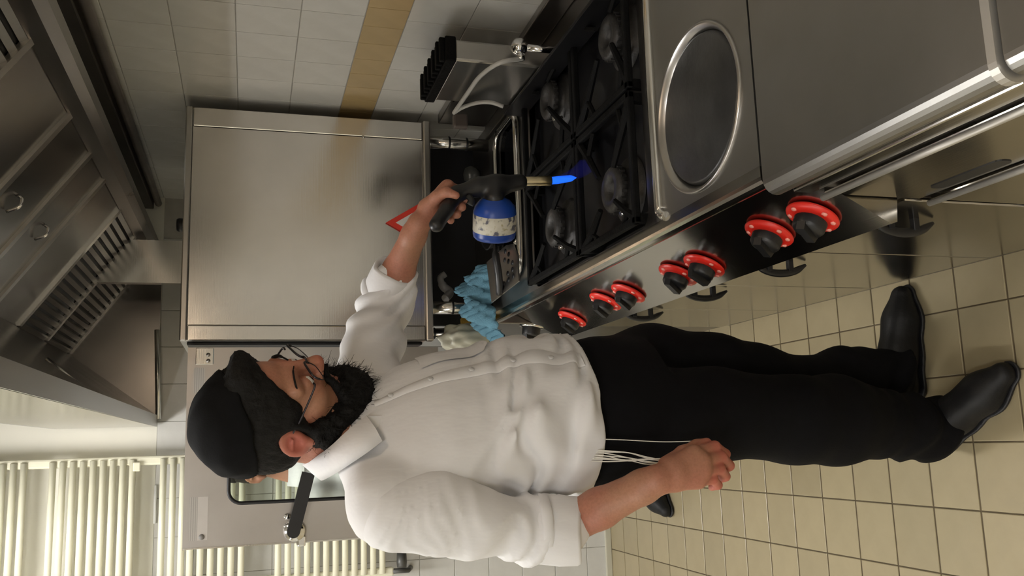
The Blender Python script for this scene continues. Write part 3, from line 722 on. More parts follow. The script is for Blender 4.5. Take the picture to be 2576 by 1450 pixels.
        for ax in range(3):
            u, v = [(1, 2), (2, 0), (0, 1)][ax]
            lo_ = [slice(1, -1)]*3; lo_[ax] = slice(0, -1); hi_ = [slice(1, -1)]*3; hi_[ax] = slice(1, None)
            A, B = sg[tuple(lo_)], sg[tuple(hi_)]; e = np.argwhere(A != B)
            if len(e) == 0: continue
            flip = A[tuple(e.T)]; off = np.array([1, 1, 1]); off[ax] = 0; e = e+off
            def cid(du, dv): q = e.copy(); q[:, u] -= du; q[:, v] -= dv; return ids[tuple(q.T)]
            q = np.stack([cid(1, 1), cid(0, 1), cid(0, 0), cid(1, 0)], 1); q[~flip] = q[~flip][:, ::-1]; Fs.append(q)
        Q = np.concatenate(Fs)
        for _ in range(smooth):
            acc = np.zeros_like(V); ct = np.zeros(len(V))
            for a, b in ((0, 1), (1, 2), (2, 3), (3, 0)):
                np.add.at(acc, Q[:, a], V[Q[:, b]]); np.add.at(ct, Q[:, a], 1); np.add.at(acc, Q[:, b], V[Q[:, a]]); np.add.at(ct, Q[:, b], 1)
            V = V*.5+.5*acc/np.maximum(ct, 1)[:, None]
        return V, Q
def npmesh(name, parts):
    vs = []; qs = []; n = 0
    for V, Q in parts: vs.append(V); qs.append(Q+n); n += len(V)
    V = np.concatenate(vs); Q = np.concatenate(qs); me = bpy.data.meshes.new(name)
    me.vertices.add(len(V)); me.vertices.foreach_set('co', V.astype(np.float32).ravel())
    me.loops.add(Q.size); me.loops.foreach_set('vertex_index', Q.astype(np.int32).ravel())
    me.polygons.add(len(Q)); me.polygons.foreach_set('loop_start', np.arange(0, Q.size, 4, dtype=np.int32)); me.polygons.foreach_set('use_smooth', np.ones(len(Q), bool))
    me.update(calc_edges=True); me.validate(); return me
def waves(seed, n, f, aniso=(1, 1, 1)):
    rs = np.random.RandomState(seed); K = rs.randn(n, 3)*f*np.array(aniso); ph = rs.rand(n)*6.28
    return lambda P: sum(np.sin(P@K[i].astype(np.float32)+ph[i]) for i in range(n))/n**.5
def Rm(yaw, pitch, roll):
    cz_, sz_ = math.cos(yaw), math.sin(yaw); A = np.array([[cz_, -sz_, 0], [sz_, cz_, 0], [0, 0, 1]])
    c, s = math.cos(pitch), math.sin(pitch); B = np.array([[c, 0, s], [0, 1, 0], [-s, 0, c]])
    c, s = math.cos(roll), math.sin(roll); C = np.array([[1, 0, 0], [0, c, -s], [0, s, c]]); return A@B@C
# skin: warm, redder in patches
sk, nt, b = newmat('skin'); v_ = coords(nt)
mxc = N(nt, 'ShaderNodeMixRGB', blend_type='MULTIPLY'); mxc.inputs[0].default_value = 1
nt.links.new(ramp(nt, noise(nt, v_, 9, 3), [(.35, (.40, .195, .118)), (.65, (.43, .175, .115))]), mxc.inputs[1])
nt.links.new(ramp(nt, noise(nt, v_, 220, 3), [(.3, (.86, .84, .82)), (.6, (1, 1, 1))]), mxc.inputs[2]); fa = N(nt, 'ShaderNodeAttribute', attribute_name='flush'); mxr = N(nt, 'ShaderNodeMixRGB', blend_type='MIX'); mxr.inputs[2].default_value = (.47, .125, .088, 1)
nt.links.new(fa.outputs['Fac'], mxr.inputs[0]); nt.links.new(mxc.outputs[0], mxr.inputs[1]); nt.links.new(mxr.outputs[0], b.inputs['Base Color'])
b.inputs['Roughness'].default_value = .5; b.inputs['Subsurface Weight'].default_value = .15; b.inputs['Subsurface Radius'].default_value = (.012, .004, .002); b.inputs['Subsurface Scale'].default_value = .6
bump(nt, b, noise(nt, v_, 260, 3), .12, .002); M['skin'] = sk
# cotton: fine weave and soft creases
sh, nt, b = newmat('white cotton'); v_ = coords(nt)
b.inputs['Base Color'].default_value = (.76, .755, .765, 1); b.inputs['Roughness'].default_value = .9; b.inputs['Sheen Weight'].default_value = .2
bn1 = bump(nt, b, noise(nt, coords(nt, (1, 1, .45)), 26, 3, .5), .22, .012); M['shirt'] = sh
M['trousers'] = plain('black wool', (.0045, .0045, .0055), .85, 0, .15, 40, .2, 400, .12)
M['hair'] = plain('black hair', (.0065, .006, .0055), .7, 0, .4, 60, .6, 160, .2)
M['cap'] = plain('black velvet cap', (.006, .006, .0065), .9, 0, .2, 40, .15, 300, .1)
M['shoe'] = plain('black leather', (.007, .007, .0075), .5, 0, .25, 20, .2, 120, .3)
M['button'] = plain('pale button', (.62, .62, .62), .35)
M['eye'] = plain('eye white', (.6, .57, .53), .2); M['iris'] = plain('dark iris', (.02, .012, .008), .15)
M['wire'] = plain('dark wire frame', (.05, .045, .05), .3, .8)
gm2, nt, b = newmat('spectacle lens')
tr_ = N(nt, 'ShaderNodeBsdfTransparent'); gl = N(nt, 'ShaderNodeBsdfGlossy'); gl.inputs['Roughness'].default_value = .03; fr = N(nt, 'ShaderNodeFresnel'); fr.inputs[0].default_value = 1.3; mxs = N(nt, 'ShaderNodeMixShader')
nt.links.new(fr.outputs[0], mxs.inputs[0]); nt.links.new(tr_.outputs[0], mxs.inputs[1]); nt.links.new(gl.outputs[0], mxs.inputs[2]); nt.links.new(mxs.outputs[0], nt.nodes['Material Output'].inputs[0]); M['lens'] = gm2

def head_parts(C, R, sc, res, beard, who, glasses=True, strands=1600, torso=None):
    """meshes for a head whose centre is C, axes R (x forward, y left, z up)"""
    T = lambda p: np.array(C)+sc*(R@np.array(p, float))
    r_ = lambda *a: tuple(sc*x for x in a); S = sc
    lo = np.array(C)-.21; hi = np.array(C)+.21
    f = Field(lo, hi, res)
    f.ell(T((-.012, 0, .040)), r_(.100, .077, .092), R, .02*S).ell(T((.028, 0, -.035)), r_(.068, .062, .080), R, .03*S)
    f.cone(T((.070, 0, -.098)), T((.045, 0, -.100)), .026*S, .034*S, .03*S)
    for sy in (-1, 1):
        f.ell(T((.058, sy*.042, -.020)), r_(.030, .026, .024), R, .02*S)
        f.cone(T((.083, sy*.012, .028)), T((.072, sy*.050, .026)), .012*S, .010*S, .016*S)
        f.ell(T((.094, sy*.030, .006)), r_(.016, .020, .013), R, .012*S, 's')
        f.ell(T((.080, sy*.031, .004)), r_(.0145, .017, .0125), R, .006*S)
        # ear: rim, bowl, lobe
        Re = R@Rm(-sy*.45, .2, 0); ec = np.array([-.012, sy*.083, .000])
        f.ell(T(ec), (S*.024, S*.0085, S*.034), Re, .003*S)
        f.ell(T(ec+np.array([.004, sy*.010, .003])), (S*.0155, S*.0105, S*.022), Re, .003*S, 's')
        f.cone(T(ec+np.array([.008, sy*.004, .010])), T(ec+np.array([-.006, sy*.005, .004])), .0035*S, .003*S, .004*S)
        f.cone(T((-.004, sy*.081, -.020)), T((-.002, sy*.080, -.034)), .008*S, .008*S, .006*S)
        f.cone(T((.104, sy*.010, -.026)), T((.098, sy*.013, -.028)), .008*S, .008*S, .006*S)
    f.cone(T((.094, 0, .022)), T((.114, 0, -.018)), .0095*S, .0125*S, .010*S)
    f.cone(T((.114, 0, -.019)), T((.104, 0, -.030)), .0120*S, .009*S, .006*S)
    f.cone(T((.088, -.020, -.062)), T((.088, .020, -.062)), .0085*S, .0085*S, .008*S); f.cone(T((.088, -.018, -.053)), T((.088, .018, -.053)), .007*S, .007*S, .006*S)
    if torso is not None: f.cone(T((-.034, 0, -.045)), torso, .052*S, .060, .03*S)
    else: f.cone(T((-.030, 0, -.045)), T((-.055, 0, -.16)), .056*S, .064*S, .03*S)
    skin = f.mesh(1)
    out = {'skin': skin}
    # hair: a slightly larger skull, cut at the hairline and above the ears
    h = Field(lo, hi, res*1.15)
    h.ell(T((-.013, 0, .042)), r_(.1085, .0855, .103), R, .01*S).ell(T((-.050, 0, -.012)), r_(.062, .074, .060), R, .03*S)
    h.cone(T((.012, -.074, .010)), T((.016, -.071, -.040)), .012*S, .010*S, .012*S); h.cone(T((.012, .074, .010)), T((.016, .071, -.040)), .012*S, .010*S, .012*S)
    if who == 1: h.cone(T((.052, -.02, .115)), T((.070, .03, .108)), .022*S, .016*S, .02*S)
    h.warp(lambda P: .0010*waves(3, 8, 200)(P)+.0008*waves(5, 6, 500)(P))
    # remove the face
    h.ell(T((.105, 0, -.010)), r_(.072, .078, .100), R@Rm(0, -.25, 0), .012*S, 's')
    for sy in (-1, 1): h.ell(T((-.008, sy*.094, -.002)), r_(.026, .026, .034), R, .006*S, 's')
    h.ell(T((-.06, 0, -.13)), r_(.10, .10, .070), R, .02*S, 's')
    out['hair'] = h.mesh(1)
    # cap
    c = Field(lo, hi, res*1.15)
    if who == 1:
        c.ell(T((-.022, 0, .046)), r_(.113, .092, .108), R, .01*S)
        c.cut(T((.000, 0, .095)), R@np.array([.62, 0, -.80])); c.warp(lambda P: .0016*waves(8, 7, 60)(P))
    else:
        c.ell(T((-.022, 0, .048)), r_(.108, .086, .102), R, .01*S); c.cut(T((.0, 0, .070)), R@np.array([.35, 0, -.93]))
    out['cap'] = c.mesh(1)
    if beard:
        d = Field(lo-.05, hi, res*1.15)
        for sy in (-1, 1):
            d.chain([T(p) for p in ((.012, sy*.072, -.028), (.014, sy*.067, -.062), (.034, sy*.054, -.100), (.062, sy*.030, -.122), (.078, 0, -.126))], [S*x for x in (.014, .029, .037, .037, .036)], .02*S)
            d.cone(T((-.008, sy*.048, -.088)), T((.045, 0, -.118)), .032*S, .038*S, .02*S)
        d.cone(T((.072, 0, -.118)), T((.074, 0, -.140)), .038*S, .026*S, .03*S)
        d.cone(T((.098, -.026, -.046)), T((.103, 0, -.042)), .006*S, .008*S, .008*S); d.cone(T((.098, .026, -.046)), T((.103, 0, -.042)), .006*S, .008*S, .008*S)
        d.cone(T((.094, -.028, -.048)), T((.080, -.036, -.09)), .007*S, .014*S, .01*S); d.cone(T((.094, .028, -.048)), T((.080, .036, -.09)), .007*S, .014*S, .01*S)
        d.warp(lambda P: .0022*waves(13, 9, 150)(P)+.0018*waves(15, 8, 420)(P)); d.ell(T((.112, 0, -.058)), r_(.020, .020, .009), R, .004*S, 's')
        V, Q = d.mesh(1)
        # loose curls round the edge
        rs = np.random.RandomState(2); q = V[rs.choice(len(V), strands)]; cen = T((.05, 0, -.09)); Vs = []; Qs = []; n = 0
        for p in q:
            if (R.T@(p-np.array(C)))[2] > -.03*S: continue
            nrm = p-cen; nrm /= np.linalg.norm(nrm); L = rs.uniform(.008, .022)*S; g_ = rs.randn(3); sd = np.cross(nrm, g_); sd /= np.linalg.norm(sd); s2 = np.cross(nrm, sd); cu = rs.randn(2)*.6
            pr = []
            for t in np.linspace(0, 1, 4):
                cc = p-nrm*.004+nrm*L*t+(sd*cu[0]+s2*cu[1])*L*t*t+np.array([0, 0, -.25])*L*t*t; w_ = .0007*(1-t*.7)
                pr += [cc+sd*w_, cc+s2*w_, cc-sd*w_, cc-s2*w_]
            Vs += pr
            for i in range(3):
                for j in range(4): Qs.append((n+4*i+j, n+4*i+(j+1) % 4, n+4*i+4+(j+1) % 4, n+4*i+4+j))
            n += 16
        out['beard'] = (np.concatenate([V, np.array(Vs)]), np.concatenate([Q, np.array(Qs)+len(V)]))
    br = MB(); ey = []
    for sy in (-1, 1):
        br.tube(catmull([T((.0985, sy*.012, .030)), T((.0945, sy*.030, .038)), T((.080, sy*.050, .034)), T((.072, sy*.058, .026))], 5), [.0022*S]*4+[.0036*S]*8+[.0020*S]*4, 8, flat=.5)
        ey.append((T((.0795, sy*.031, .004)), R))
    out['brow'] = br; out['eyes'] = ey; out['T'] = T; out['S'] = S
    return out
def shoe(par, heel, toe, lift=0, name='shoe'):
    heel, toe = np.array([*heel, 0.]), np.array([*toe, 0.]); d = toe-heel; L = np.linalg.norm(d); d /= L; s = np.array([-d[1], d[0], 0]); Z = np.array([0, 0, 1.])
    Pn = lambda u, v, z: heel+d*u*L+s*v+Z*z
    f = Field(np.minimum(heel, toe)-.10, np.maximum(heel, toe)+np.array([.10, .10, .17]), .0045)
    f.chain([Pn(.10, 0, .048), Pn(.40, 0, .045), Pn(.70, 0, .034), Pn(.92, 0, .026)], [.036, .037, .041, .027], .03)
    f.cone(Pn(.12, 0, .05), Pn(.20, 0, .105), .037, .040, .02); f.cone(Pn(.25, 0, .085), Pn(.55, 0, .052), .036, .030, .03)
    f.cut(Pn(0, 0, .012), (0, 0, -1)); f.cut(Pn(.2, 0, .125), (0, 0, 1))
    o = link(name, npmesh(name, [f.mesh(1)]), M['shoe'], par)
    so = Field(np.minimum(heel, toe)-.10, np.maximum(heel, toe)+np.array([.10, .10, .06]), .004)
    so.chain([Pn(.10, 0, .02), Pn(.40, 0, .02), Pn(.70, 0, .02), Pn(.93, 0, .02)], [.039, .036, .044, .030], .03); so.cut((0, 0, .001), (0, 0, -1)); so.cut((0, 0, .013), (0, 0, 1))
    link('sole', npmesh('sole', [so.mesh(1)]), M['rubber'], o)
    lc = MB()
    for k in range(4):
        u = .34+.075*k; z = .112-.022*k; lc.tube([Pn(u, -.018, z-.006), Pn(u+.02, 0, z+.002), Pn(u, .018, z-.006)], .0022, 6)
    lc.tube(catmull([Pn(.33, 0, .116), Pn(.36, -.022, .132), Pn(.33, -.034, .120), Pn(.31, -.012, .114)], 5), .0018, 6)
    lc.build('laces', M['rubber'], o); return o

# ================================================================== THE MAN WITH THE TORCH
man = empty('person', (.04, 1.74, 0)); tag(man, 'man in a white shirt, black trousers and black cap lighting a burner with a blowtorch', 'person')
TH = math.radians(-39)
def q(X, Y, y): return py(X, Y, y)
# --- joints read from the photograph
rs_, re_, rw_ = q(990, 1288, 1.575), q(1400, 1334, 1.60), q(1648, 1210, 1.462)
ls_, le_, lw_ = np.array([.125, 1.865, 1.365]), q(966, 768, 2.02), q(1052, 566, 1.87)
neck0 = np.array([.012, 1.725, 1.40])
HR = Rm(math.radians(-26), math.radians(26.5), math.radians(25)); HC_ = np.array([.064, 1.70, 1.548])
H = head_parts(HC_, HR, 1.0, .0032, True, 1, torso=neck0)
# --- forearms and hands
def hand(W, E, knuckles, fingers, thumb, res=.0028, rf=.0095, palm=.0165, rE=.043, rM=.037, rW=.026):
    P = [W, E]+[p for f_ in fingers for p in f_]+thumb; lo = np.min(P, 0)-.06; hi = np.max(P, 0)+.06
    f = Field(lo, hi, res); mid = W+(E-W)*.55
    f.chain([E, mid, W+(E-W)*.12, W], [rE, rM, rW+.002, rW], .012)
    for i, K in enumerate(knuckles):
        f.cone(W+(K-W)*.12, K, .018, palm*(1-.05*i), .012)
    for i in range(3): f.cone((knuckles[i]*.45+W*.55), (knuckles[i+1]*.45+W*.55), .017, .016, .012)
    for i, ch in enumerate(fingers):
        s = (1, 1.03, .97, .84)[i]; pts = [knuckles[i]]+list(ch)
        f.chain(pts, [rf*s*1.18, rf*s*1.08, rf*s, rf*s*.82][:len(pts)], .004)
    f.chain(thumb, [.018, .0125, .0105, .0085][:len(thumb)], .008)
    return f.mesh(1)
RK = [q(1745, 1142, 1.457), q(1768, 1160, 1.449), q(1770, 1187, 1.447), q(1757, 1212, 1.450)]
RFi = [[q(1798, 1124, 1.470), q(1824, 1143, 1.490), q(1812, 1162, 1.502)], [q(1814, 1150, 1.463), q(1834, 1172, 1.488), q(1816, 1186, 1.502)],
       [q(1810, 1180, 1.459), q(1824, 1199, 1.482), q(1806, 1208, 1.494)], [q(1794, 1207, 1.456), q(1806, 1221, 1.474), q(1790, 1227, 1.486)]]
rh = hand(rw_, re_, RK, RFi, [q(1680, 1172, 1.472), q(1718, 1140, 1.484), q(1752, 1122, 1.488), q(1778, 1113, 1.487)], rE=.037, rM=.0355, rW=.027)
LK = [q(1126, 470, 1.855), q(1117, 486, 1.862), q(1104, 505, 1.864), q(1090, 524, 1.862)]
LFi = [[q(1160, 479, 1.868), q(1171, 500, 1.842)], [q(1153, 500, 1.873), q(1162, 521, 1.838)], [q(1141, 521, 1.873), q(1150, 540, 1.836)], [q(1126, 539, 1.869), q(1134, 555, 1.836)]]
lh = hand(lw_, le_+(le_-lw_)*.03, LK, LFi, [q(1072, 520, 1.855), q(1100, 494, 1.825), q(1122, 483, 1.808), q(1147, 492, 1.798)], rE=.040, rM=.036, rW=.025, rf=.0098)
# --- trunk and legs under the clothes
bf = Field((-.30, 1.42, .04), (.42, 2.10, 1.46), .011)
bf.stack([(.85, .052, 1.745, .145, .105, TH), (1.0, .045, 1.72, .145, .105, TH), (1.2, .02, 1.715, .15, .10, TH), (1.33, .008, 1.722, .12, .07, TH), (1.40, .006, 1.724, .06, .05, TH)], .02)
bf.chain([rs_, re_], [.048, .042], .02).chain([ls_, le_], [.048, .042], .02).cone(neck0, HC_-np.array([.02, 0, .05]), .06, .05, .02)
LL = [np.array(p) for p in ((.10, 1.815, .87), (.141, 1.82, .743), (.130, 1.82, .586), (.116, 1.83, .48), (.092, 1.85, .331), (.110, 1.862, .211), (.122, 1.866, .10))]
RL = [np.array(p) for p in ((.005, 1.675, .88), (.030, 1.665, .76), (.042, 1.66, .682), (.025, 1.67, .49), (.021, 1.69, .377), (.004, 1.735, .16), (.000, 1.748, .085))]
bf.chain(LL, [.08, .07, .062, .058, .052, .05, .045], .02).chain(RL, [.08, .07, .066, .058, .056, .045, .045], .02)
bo_ = link('body', npmesh('body', [bf.mesh(1), H['skin'], rh, lh]), M['skin'], man)
def flush(o, spots):
    # blood-flushed skin: ears, nose tip and knuckles, fading outwards
    me = o.data; n = len(me.vertices); co_ = np.zeros(n*3); me.vertices.foreach_get('co', co_); co_ = co_.reshape(-1, 3); w_ = np.zeros(n, np.float32)
    for c, r in spots: w_ = np.maximum(w_, np.exp(-(np.linalg.norm(co_-np.array(c), axis=1)/r)**2))
    me.attributes.new('flush', 'FLOAT', 'POINT').data.foreach_set('value', w_.astype(np.float32))
flush(bo_, [(H['T']((-.012, -.086, 0)), .036), (H['T']((.120, 0, -.022)), .013)]+[(p, .024) for f_ in RFi for p in f_[:2]])
# --- head dressings
hair = link('hair', npmesh('hair', [H['hair']]), M['hair'], man)
capo = link('cap', npmesh('cap', [H['cap']]), M['cap'], man); tag(capo, label='large black skullcap')
bd = link('beard', npmesh('beard', [H['beard']]), M['hair'], man); tag(bd, label='full black beard')
H['brow'].build('eyebrows', M['hair'], man)
T = H['T']
for c, R in H['eyes']:
    e = MB().lathe([(.0125*math.sin(a), -.0125*math.cos(a)) for a in np.linspace(0, PI, 12)], c+R@np.array([.004, 0, -.003]), n=18).build('eye', M['eye'], man)
    MB().lathe([(0, .0132), (.0055, .0118), (.006, .011)], c+R@np.array([.004, 0, -.003]), tuple(R@np.array([1, 0, -.35])), 16).build('iris', M['iris'], e)
# spectacles: two thin rims, bridge, temples, lenses
gs = empty('spectacles', tuple(T((.11, 0, 0)))); gs.parent = man; gs.matrix_parent_inverse = world_m(man).inverted()
mb = MB()
for sy in (-1, 1):
    ring = []
    for a in np.linspace(0, 2*PI, 33):
        x_, y_ = .0255*np.sign(math.cos(a))*abs(math.cos(a))**.55, .0140*np.sign(math.sin(a))*abs(math.sin(a))**.55
        ring.append(T((.1125-.10*abs(sy*.035+x_)**1.5*3, sy*.035+x_, .004+y_)))
    mb.tube(ring[:17], .0021, 6); mb.tube(ring[16:], .0009, 6); MB().add(ring[:-1], [list(range(32))]).build('lens', M['lens'], gs)
    mb.tube(catmull([T((.098, sy*.0605, .012)), T((.092, sy*.070, .012)), T((.03, sy*.078, .010)), T((-.02, sy*.080, .012))], 5), .0019, 6)
mb.tube(catmull([T((.113, -.010, .008)), T((.117, 0, .011)), T((.113, .010, .008))], 4), .0018, 6)
mb.build('frame', M['wire'], gs)

# --- shirt: trunk and sleeves, rolled cuffs, creases
sf = Field((-.32, 1.38, .93), (.46, 2.14, 1.49), .0062)
sf.stack([(.972, .046, 1.712, .176, .140, TH), (1.02, .048, 1.71, .179, .146, TH), (1.08, .046, 1.71, .178, .145, TH), (1.16, .034, 1.71, .176, .136, TH), (1.255, .016, 1.716, .180, .128, TH),
          (1.32, .008, 1.720, .170, .112, TH), (1.365, .004, 1.723, .140, .092, TH), (1.40, .004, 1.724, .100, .074, TH), (1.425, .006, 1.724, .066, .062, TH)], .03)
RS = [rs_, q(1100, 1293, 1.575), q(1200, 1314, 1.575), q(1330, 1330, 1.588), q(1415, 1333, 1.578)]
sf.cone(rs_+np.array([.012, .012, .01]), rs_+np.array([.012, .014, -.03]), .064, .060, .03)
sv = Field((-.34, 1.38, .95), (.02, 1.74, 1.50), .0062); sv.chain(RS, [.0685, .067, .061, .056, .055], .03)
nk = q(870, 1190, 1.70); sf.cone(np.array([-.02, 1.70, 1.395]), rs_+np.array([.01, .01, .012]), .05, .062, .03); sf.cone(np.array([.02, 1.745, 1.395]), ls_+np.array([0, -.01, .005]), .05, .060, .03)
LS = [ls_, ls_*.5+le_*.5+np.array([0, 0, .004]), le_+np.array([-.01, 0, .0]), q(992, 700, 1.972)]
sf.chain(LS, [.067, .060, .057, .048], .03)
# open ends
u_ = (RS[4]-RS[3])/np.linalg.norm(RS[4]-RS[3])
def fold(P):
    x, y, z = P[:, 0], P[:, 1], P[:, 2]
    lat = (x-.02)*(-.629)+(y-1.71)*(-.777)      # towards his right side (the camera)
    w1 = waves(21, 5, 16, (1, 1, 1.6))(P); w2 = waves(22, 6, 55, (1, 1, .5))(P)
    low = np.clip((1.24-z)/.14, 0, 1); arm = np.clip((lat-.15)/.05, 0, 1)
    # drag lines from the armpit down across the belly, bunching above the hem
    a = np.sin(95*(z-.35*lat)+4*w1+1.5); b_ = np.sin(70*(z+.55*lat)+3*w1+.4)
    ra = np.arctan2(z-1.20, lat-.13); rd = np.hypot(z-1.20, lat-.13); rad_ = np.sin(11*ra+2.5*w1)*np.clip((rd-.02)/.04, 0, 1)*np.clip((.26-rd)/.18, 0, 1)
    trunk = .0034*rad_*np.clip((1.21-z)/.05, 0, 1)+.0080*low*np.sign(a)*np.abs(a)**.7*(.6+.4*np.sin(9*lat+2*w1))+.0050*np.clip((1.30-z)/.2, 0, 1)*np.clip((lat+.05)/.15, 0, 1)*b_
    s1 = np.sin(110*(z-.25*x)+5*w1); s3 = np.sin(60*(z+.5*lat)+3*w1+1); sleeve = .0030*arm*np.abs(s1)+.0045*arm*s3*np.clip((1.30-z)/.1, 0, 1)
    far = np.clip((x-.16)/.06, 0, 1)*np.clip((y-1.80)/.1, 0, 1); s2 = np.sin(120*(x+.6*z)+4*w1)
    return .0035*w1+.0012*w2+trunk*(1-arm)+sleeve+.0045*far*s2
sf.warp(fold); sv.warp(fold)
# placket groove down the front
sl, P = sf.sub(sf.lo, sf.lo+sf.res*sf.n)
sf.cut((0, 0, .968), (0, 0, -1))
shirt = link('shirt', npmesh('shirt', [sf.mesh(1), sv.mesh(1)]), M['shirt'], man)
def cuff(name, c, ax, r0, r1, h, flare=0, seed=0):
    ax = np.array(ax)/np.linalg.norm(ax); a = np.array([0, 0, 1.]) if abs(ax[2]) < .8 else np.array([0, 1., 0]); e1 = np.cross(ax, a); e1 /= np.linalg.norm(e1); e2 = np.cross(ax, e1)
    rs = np.random.RandomState(seed); ph = rs.rand(4)*6; n = 56; prof = [(r0-.006, -h*.46), (r0+.001, -h*.5), (r0+.005, -h*.40), (r0+.005, 0), (r1+.005, h*.42), (r1+.002, h*.5), (r1-.005, h*.47), (r1-.012, h*.2)]
    V = []; 
    for r, z in prof:
        for j in range(n):
            t = 2*PI*j/n; rr = r*(1+.035*math.sin(2*t+ph[0])+.02*math.sin(5*t+ph[1]+z*40)+.012*math.sin(9*t+ph[2]-z*60)); zz = z+.004*math.sin(2*t+ph[3])
            V.append(np.array(c)+ax*zz+(e1*math.cos(t)+e2*math.sin(t))*rr)
    m = len(prof); f_ = [(i*n+j, i*n+(j+1) % n, (i+1)*n+(j+1) % n, (i+1)*n+j) for i in range(m-1) for j in range(n)]
    o = MB().add(V, f_, True).build(name, M['shirt'], shirt); return o
ax = q(1452, 1333, 1.570)-q(1345, 1330, 1.588); cuff('cuff', q(1402, 1333, 1.578), ax, .0560, .0545, .078, seed=1); cuff('cuff_turnback', q(1368, 1331, 1.583), ax, .058, .057, .020, seed=4)
ax = q(998, 690, 1.965)-q(975, 745, 2.01); cuff('cuff', q(984, 708, 1.985), ax, .050, .0475, .070, seed=2); cuff('cuff_turnback', q(972, 738, 2.005), ax, .056, .052, .022, seed=5)
# collar: stand and turned-down fall with two points
fx_, fy_ = math.cos(TH), math.sin(TH)
Tq = [q(925, 1046, 1.640), q(880, 1082, 1.630), q(838, 1120, 1.650), q(800, 1148, 1.690), q(768, 1168, 1.740), q(770, 1160, 1.795), q(805, 1115, 1.825), q(850, 1060, 1.820), q(900, 1015, 1.770), q(930, 1010, 1.71)]
Bq = [q(961, 1111, 1.598), q(925, 1138, 1.595), q(880, 1168, 1.618), q(836, 1194, 1.668), q(806, 1205, 1.745), q(810, 1180, 1.830), q(850, 1110, 1.865), q(895, 1040, 1.855), q(935, 975, 1.79), q(962, 985, 1.70)]
Tc, Bc = catmull(Tq, 6), catmull(Bq, 6); V = []; f_ = []; cen = np.mean(Tc, 0)
for t_, b_ in zip(Tc, Bc):
    out_ = t_-cen; out_[2] = 0; out_ /= np.linalg.norm(out_)
    V += [t_-out_*.004-np.array([0, 0, .045]), t_-out_*.003, t_+out_*.002+np.array([0, 0, .003]), t_*.45+b_*.55+out_*.005, b_+out_*.003, b_+out_*.0005-np.array([0, 0, .001]), t_*.5+b_*.5]
k = 7
for i in range(len(Tc)-1):
    for j in range(k-1): f_.append((i*k+j, i*k+j+1, (i+1)*k+j+1, (i+1)*k+j))
MB().add(V, f_, True).build('collar', M['shirt'], shirt)
# placket strip, buttons, breast pocket: pressed onto the shirt front
from mathutils.bvhtree import BVHTree
def bvh(o): me = o.data; return BVHTree.FromPolygons([v.co[:] for v in me.vertices], [list(p.vertices) for p in me.polygons])
BT = bvh(shirt)
def onshirt(z, ang, lift=.0015):
    d = Vector((math.cos(TH+ang), math.sin(TH+ang), 0)); c = Vector((.03, 1.713, z)); hit = BT.ray_cast(c+d*.4, -d)
    return np.array(hit[0])+np.array(hit[1])*lift if hit[0] is not None else np.array(c+d*.13)
mb = MB(); V = []; f_ = []; zz = np.linspace(.985, 1.375, 60)
for z in zz:
    for a, l in ((-.13, .0006), (-.115, .0030), (0, .0036), (.115, .0030), (.13, .0006)): V.append(onshirt(z, a+.02*math.sin(18*z), l))
for i in range(len(zz)-1):
    for j in range(4): f_.append((i*5+j, i*5+j+1, (i+1)*5+j+1, (i+1)*5+j))
pk = MB().add(V, f_, True).build('placket', M['shirt'], shirt)
for z in (1.05, 1.125, 1.20, 1.275, 1.345):
    c = onshirt(z, .02*math.sin(18*z), .005); MB().lathe([(0, .0022), (.004, .0022), (.0055, .0015), (.0055, -.001)], c, (fx_, fy_, 0), 16).build('button', M['button'], pk)
V = []; f_ = []
for i, z in enumerate(np.linspace(1.165, 1.285, 12)):
    for j, a in enumerate(np.linspace(.40, .98, 12)): V.append(onshirt(z+(-.018*(1-abs(j-5.5)/5.5) if i == 0 else 0), a, .0034))
for i in range(11):
    for j in range(11): f_.append((i*12+j, i*12+j+1, (i+1)*12+j+1, (i+1)*12+j))
MB().add(V, f_, True).build('pocket', M['shirt'], shirt)
# --- trousers
tf = Field((-.20, 1.46, .03), (.36, 2.04, 1.05), .0072)
tf.stack([(.80, .055, 1.745, .150, .140, math.radians(-30)), (.90, .052, 1.742, .158, .146, math.radians(-30)), (1.02, .048, 1.725, .150, .125, TH)], .03)
tf.chain(LL, [.112, .098, .090, .083, .076, .082, .068], .03).cone(LL[-1], LL[-1]+np.array([.02, 0, -.045]), .068, .066, .02)
tf.chain(RL, [.112, .098, .090, .088, .092, .070, .070], .03).cone(RL[-1], RL[-1]+np.array([.006, -.004, -.05]), .070, .066, .02)
tf.warp(lambda P: .0035*waves(31, 6, 22, (1, 1, .6))(P)+np.clip((.32-P[:, 2])/.2, 0, 1)*.005*np.sin(75*P[:, 2]+30*P[:, 0]+2*waves(33, 4, 20)(P)))
tf.cut((0, 0, .045), (0, 0, -1))
link('trousers', npmesh('trousers', [tf.mesh(1)]), M['trousers'], man)
shoe(man, (.070, 1.868), (.348, 1.858)); shoe(man, (-.040, 1.800), (.120, 1.555))
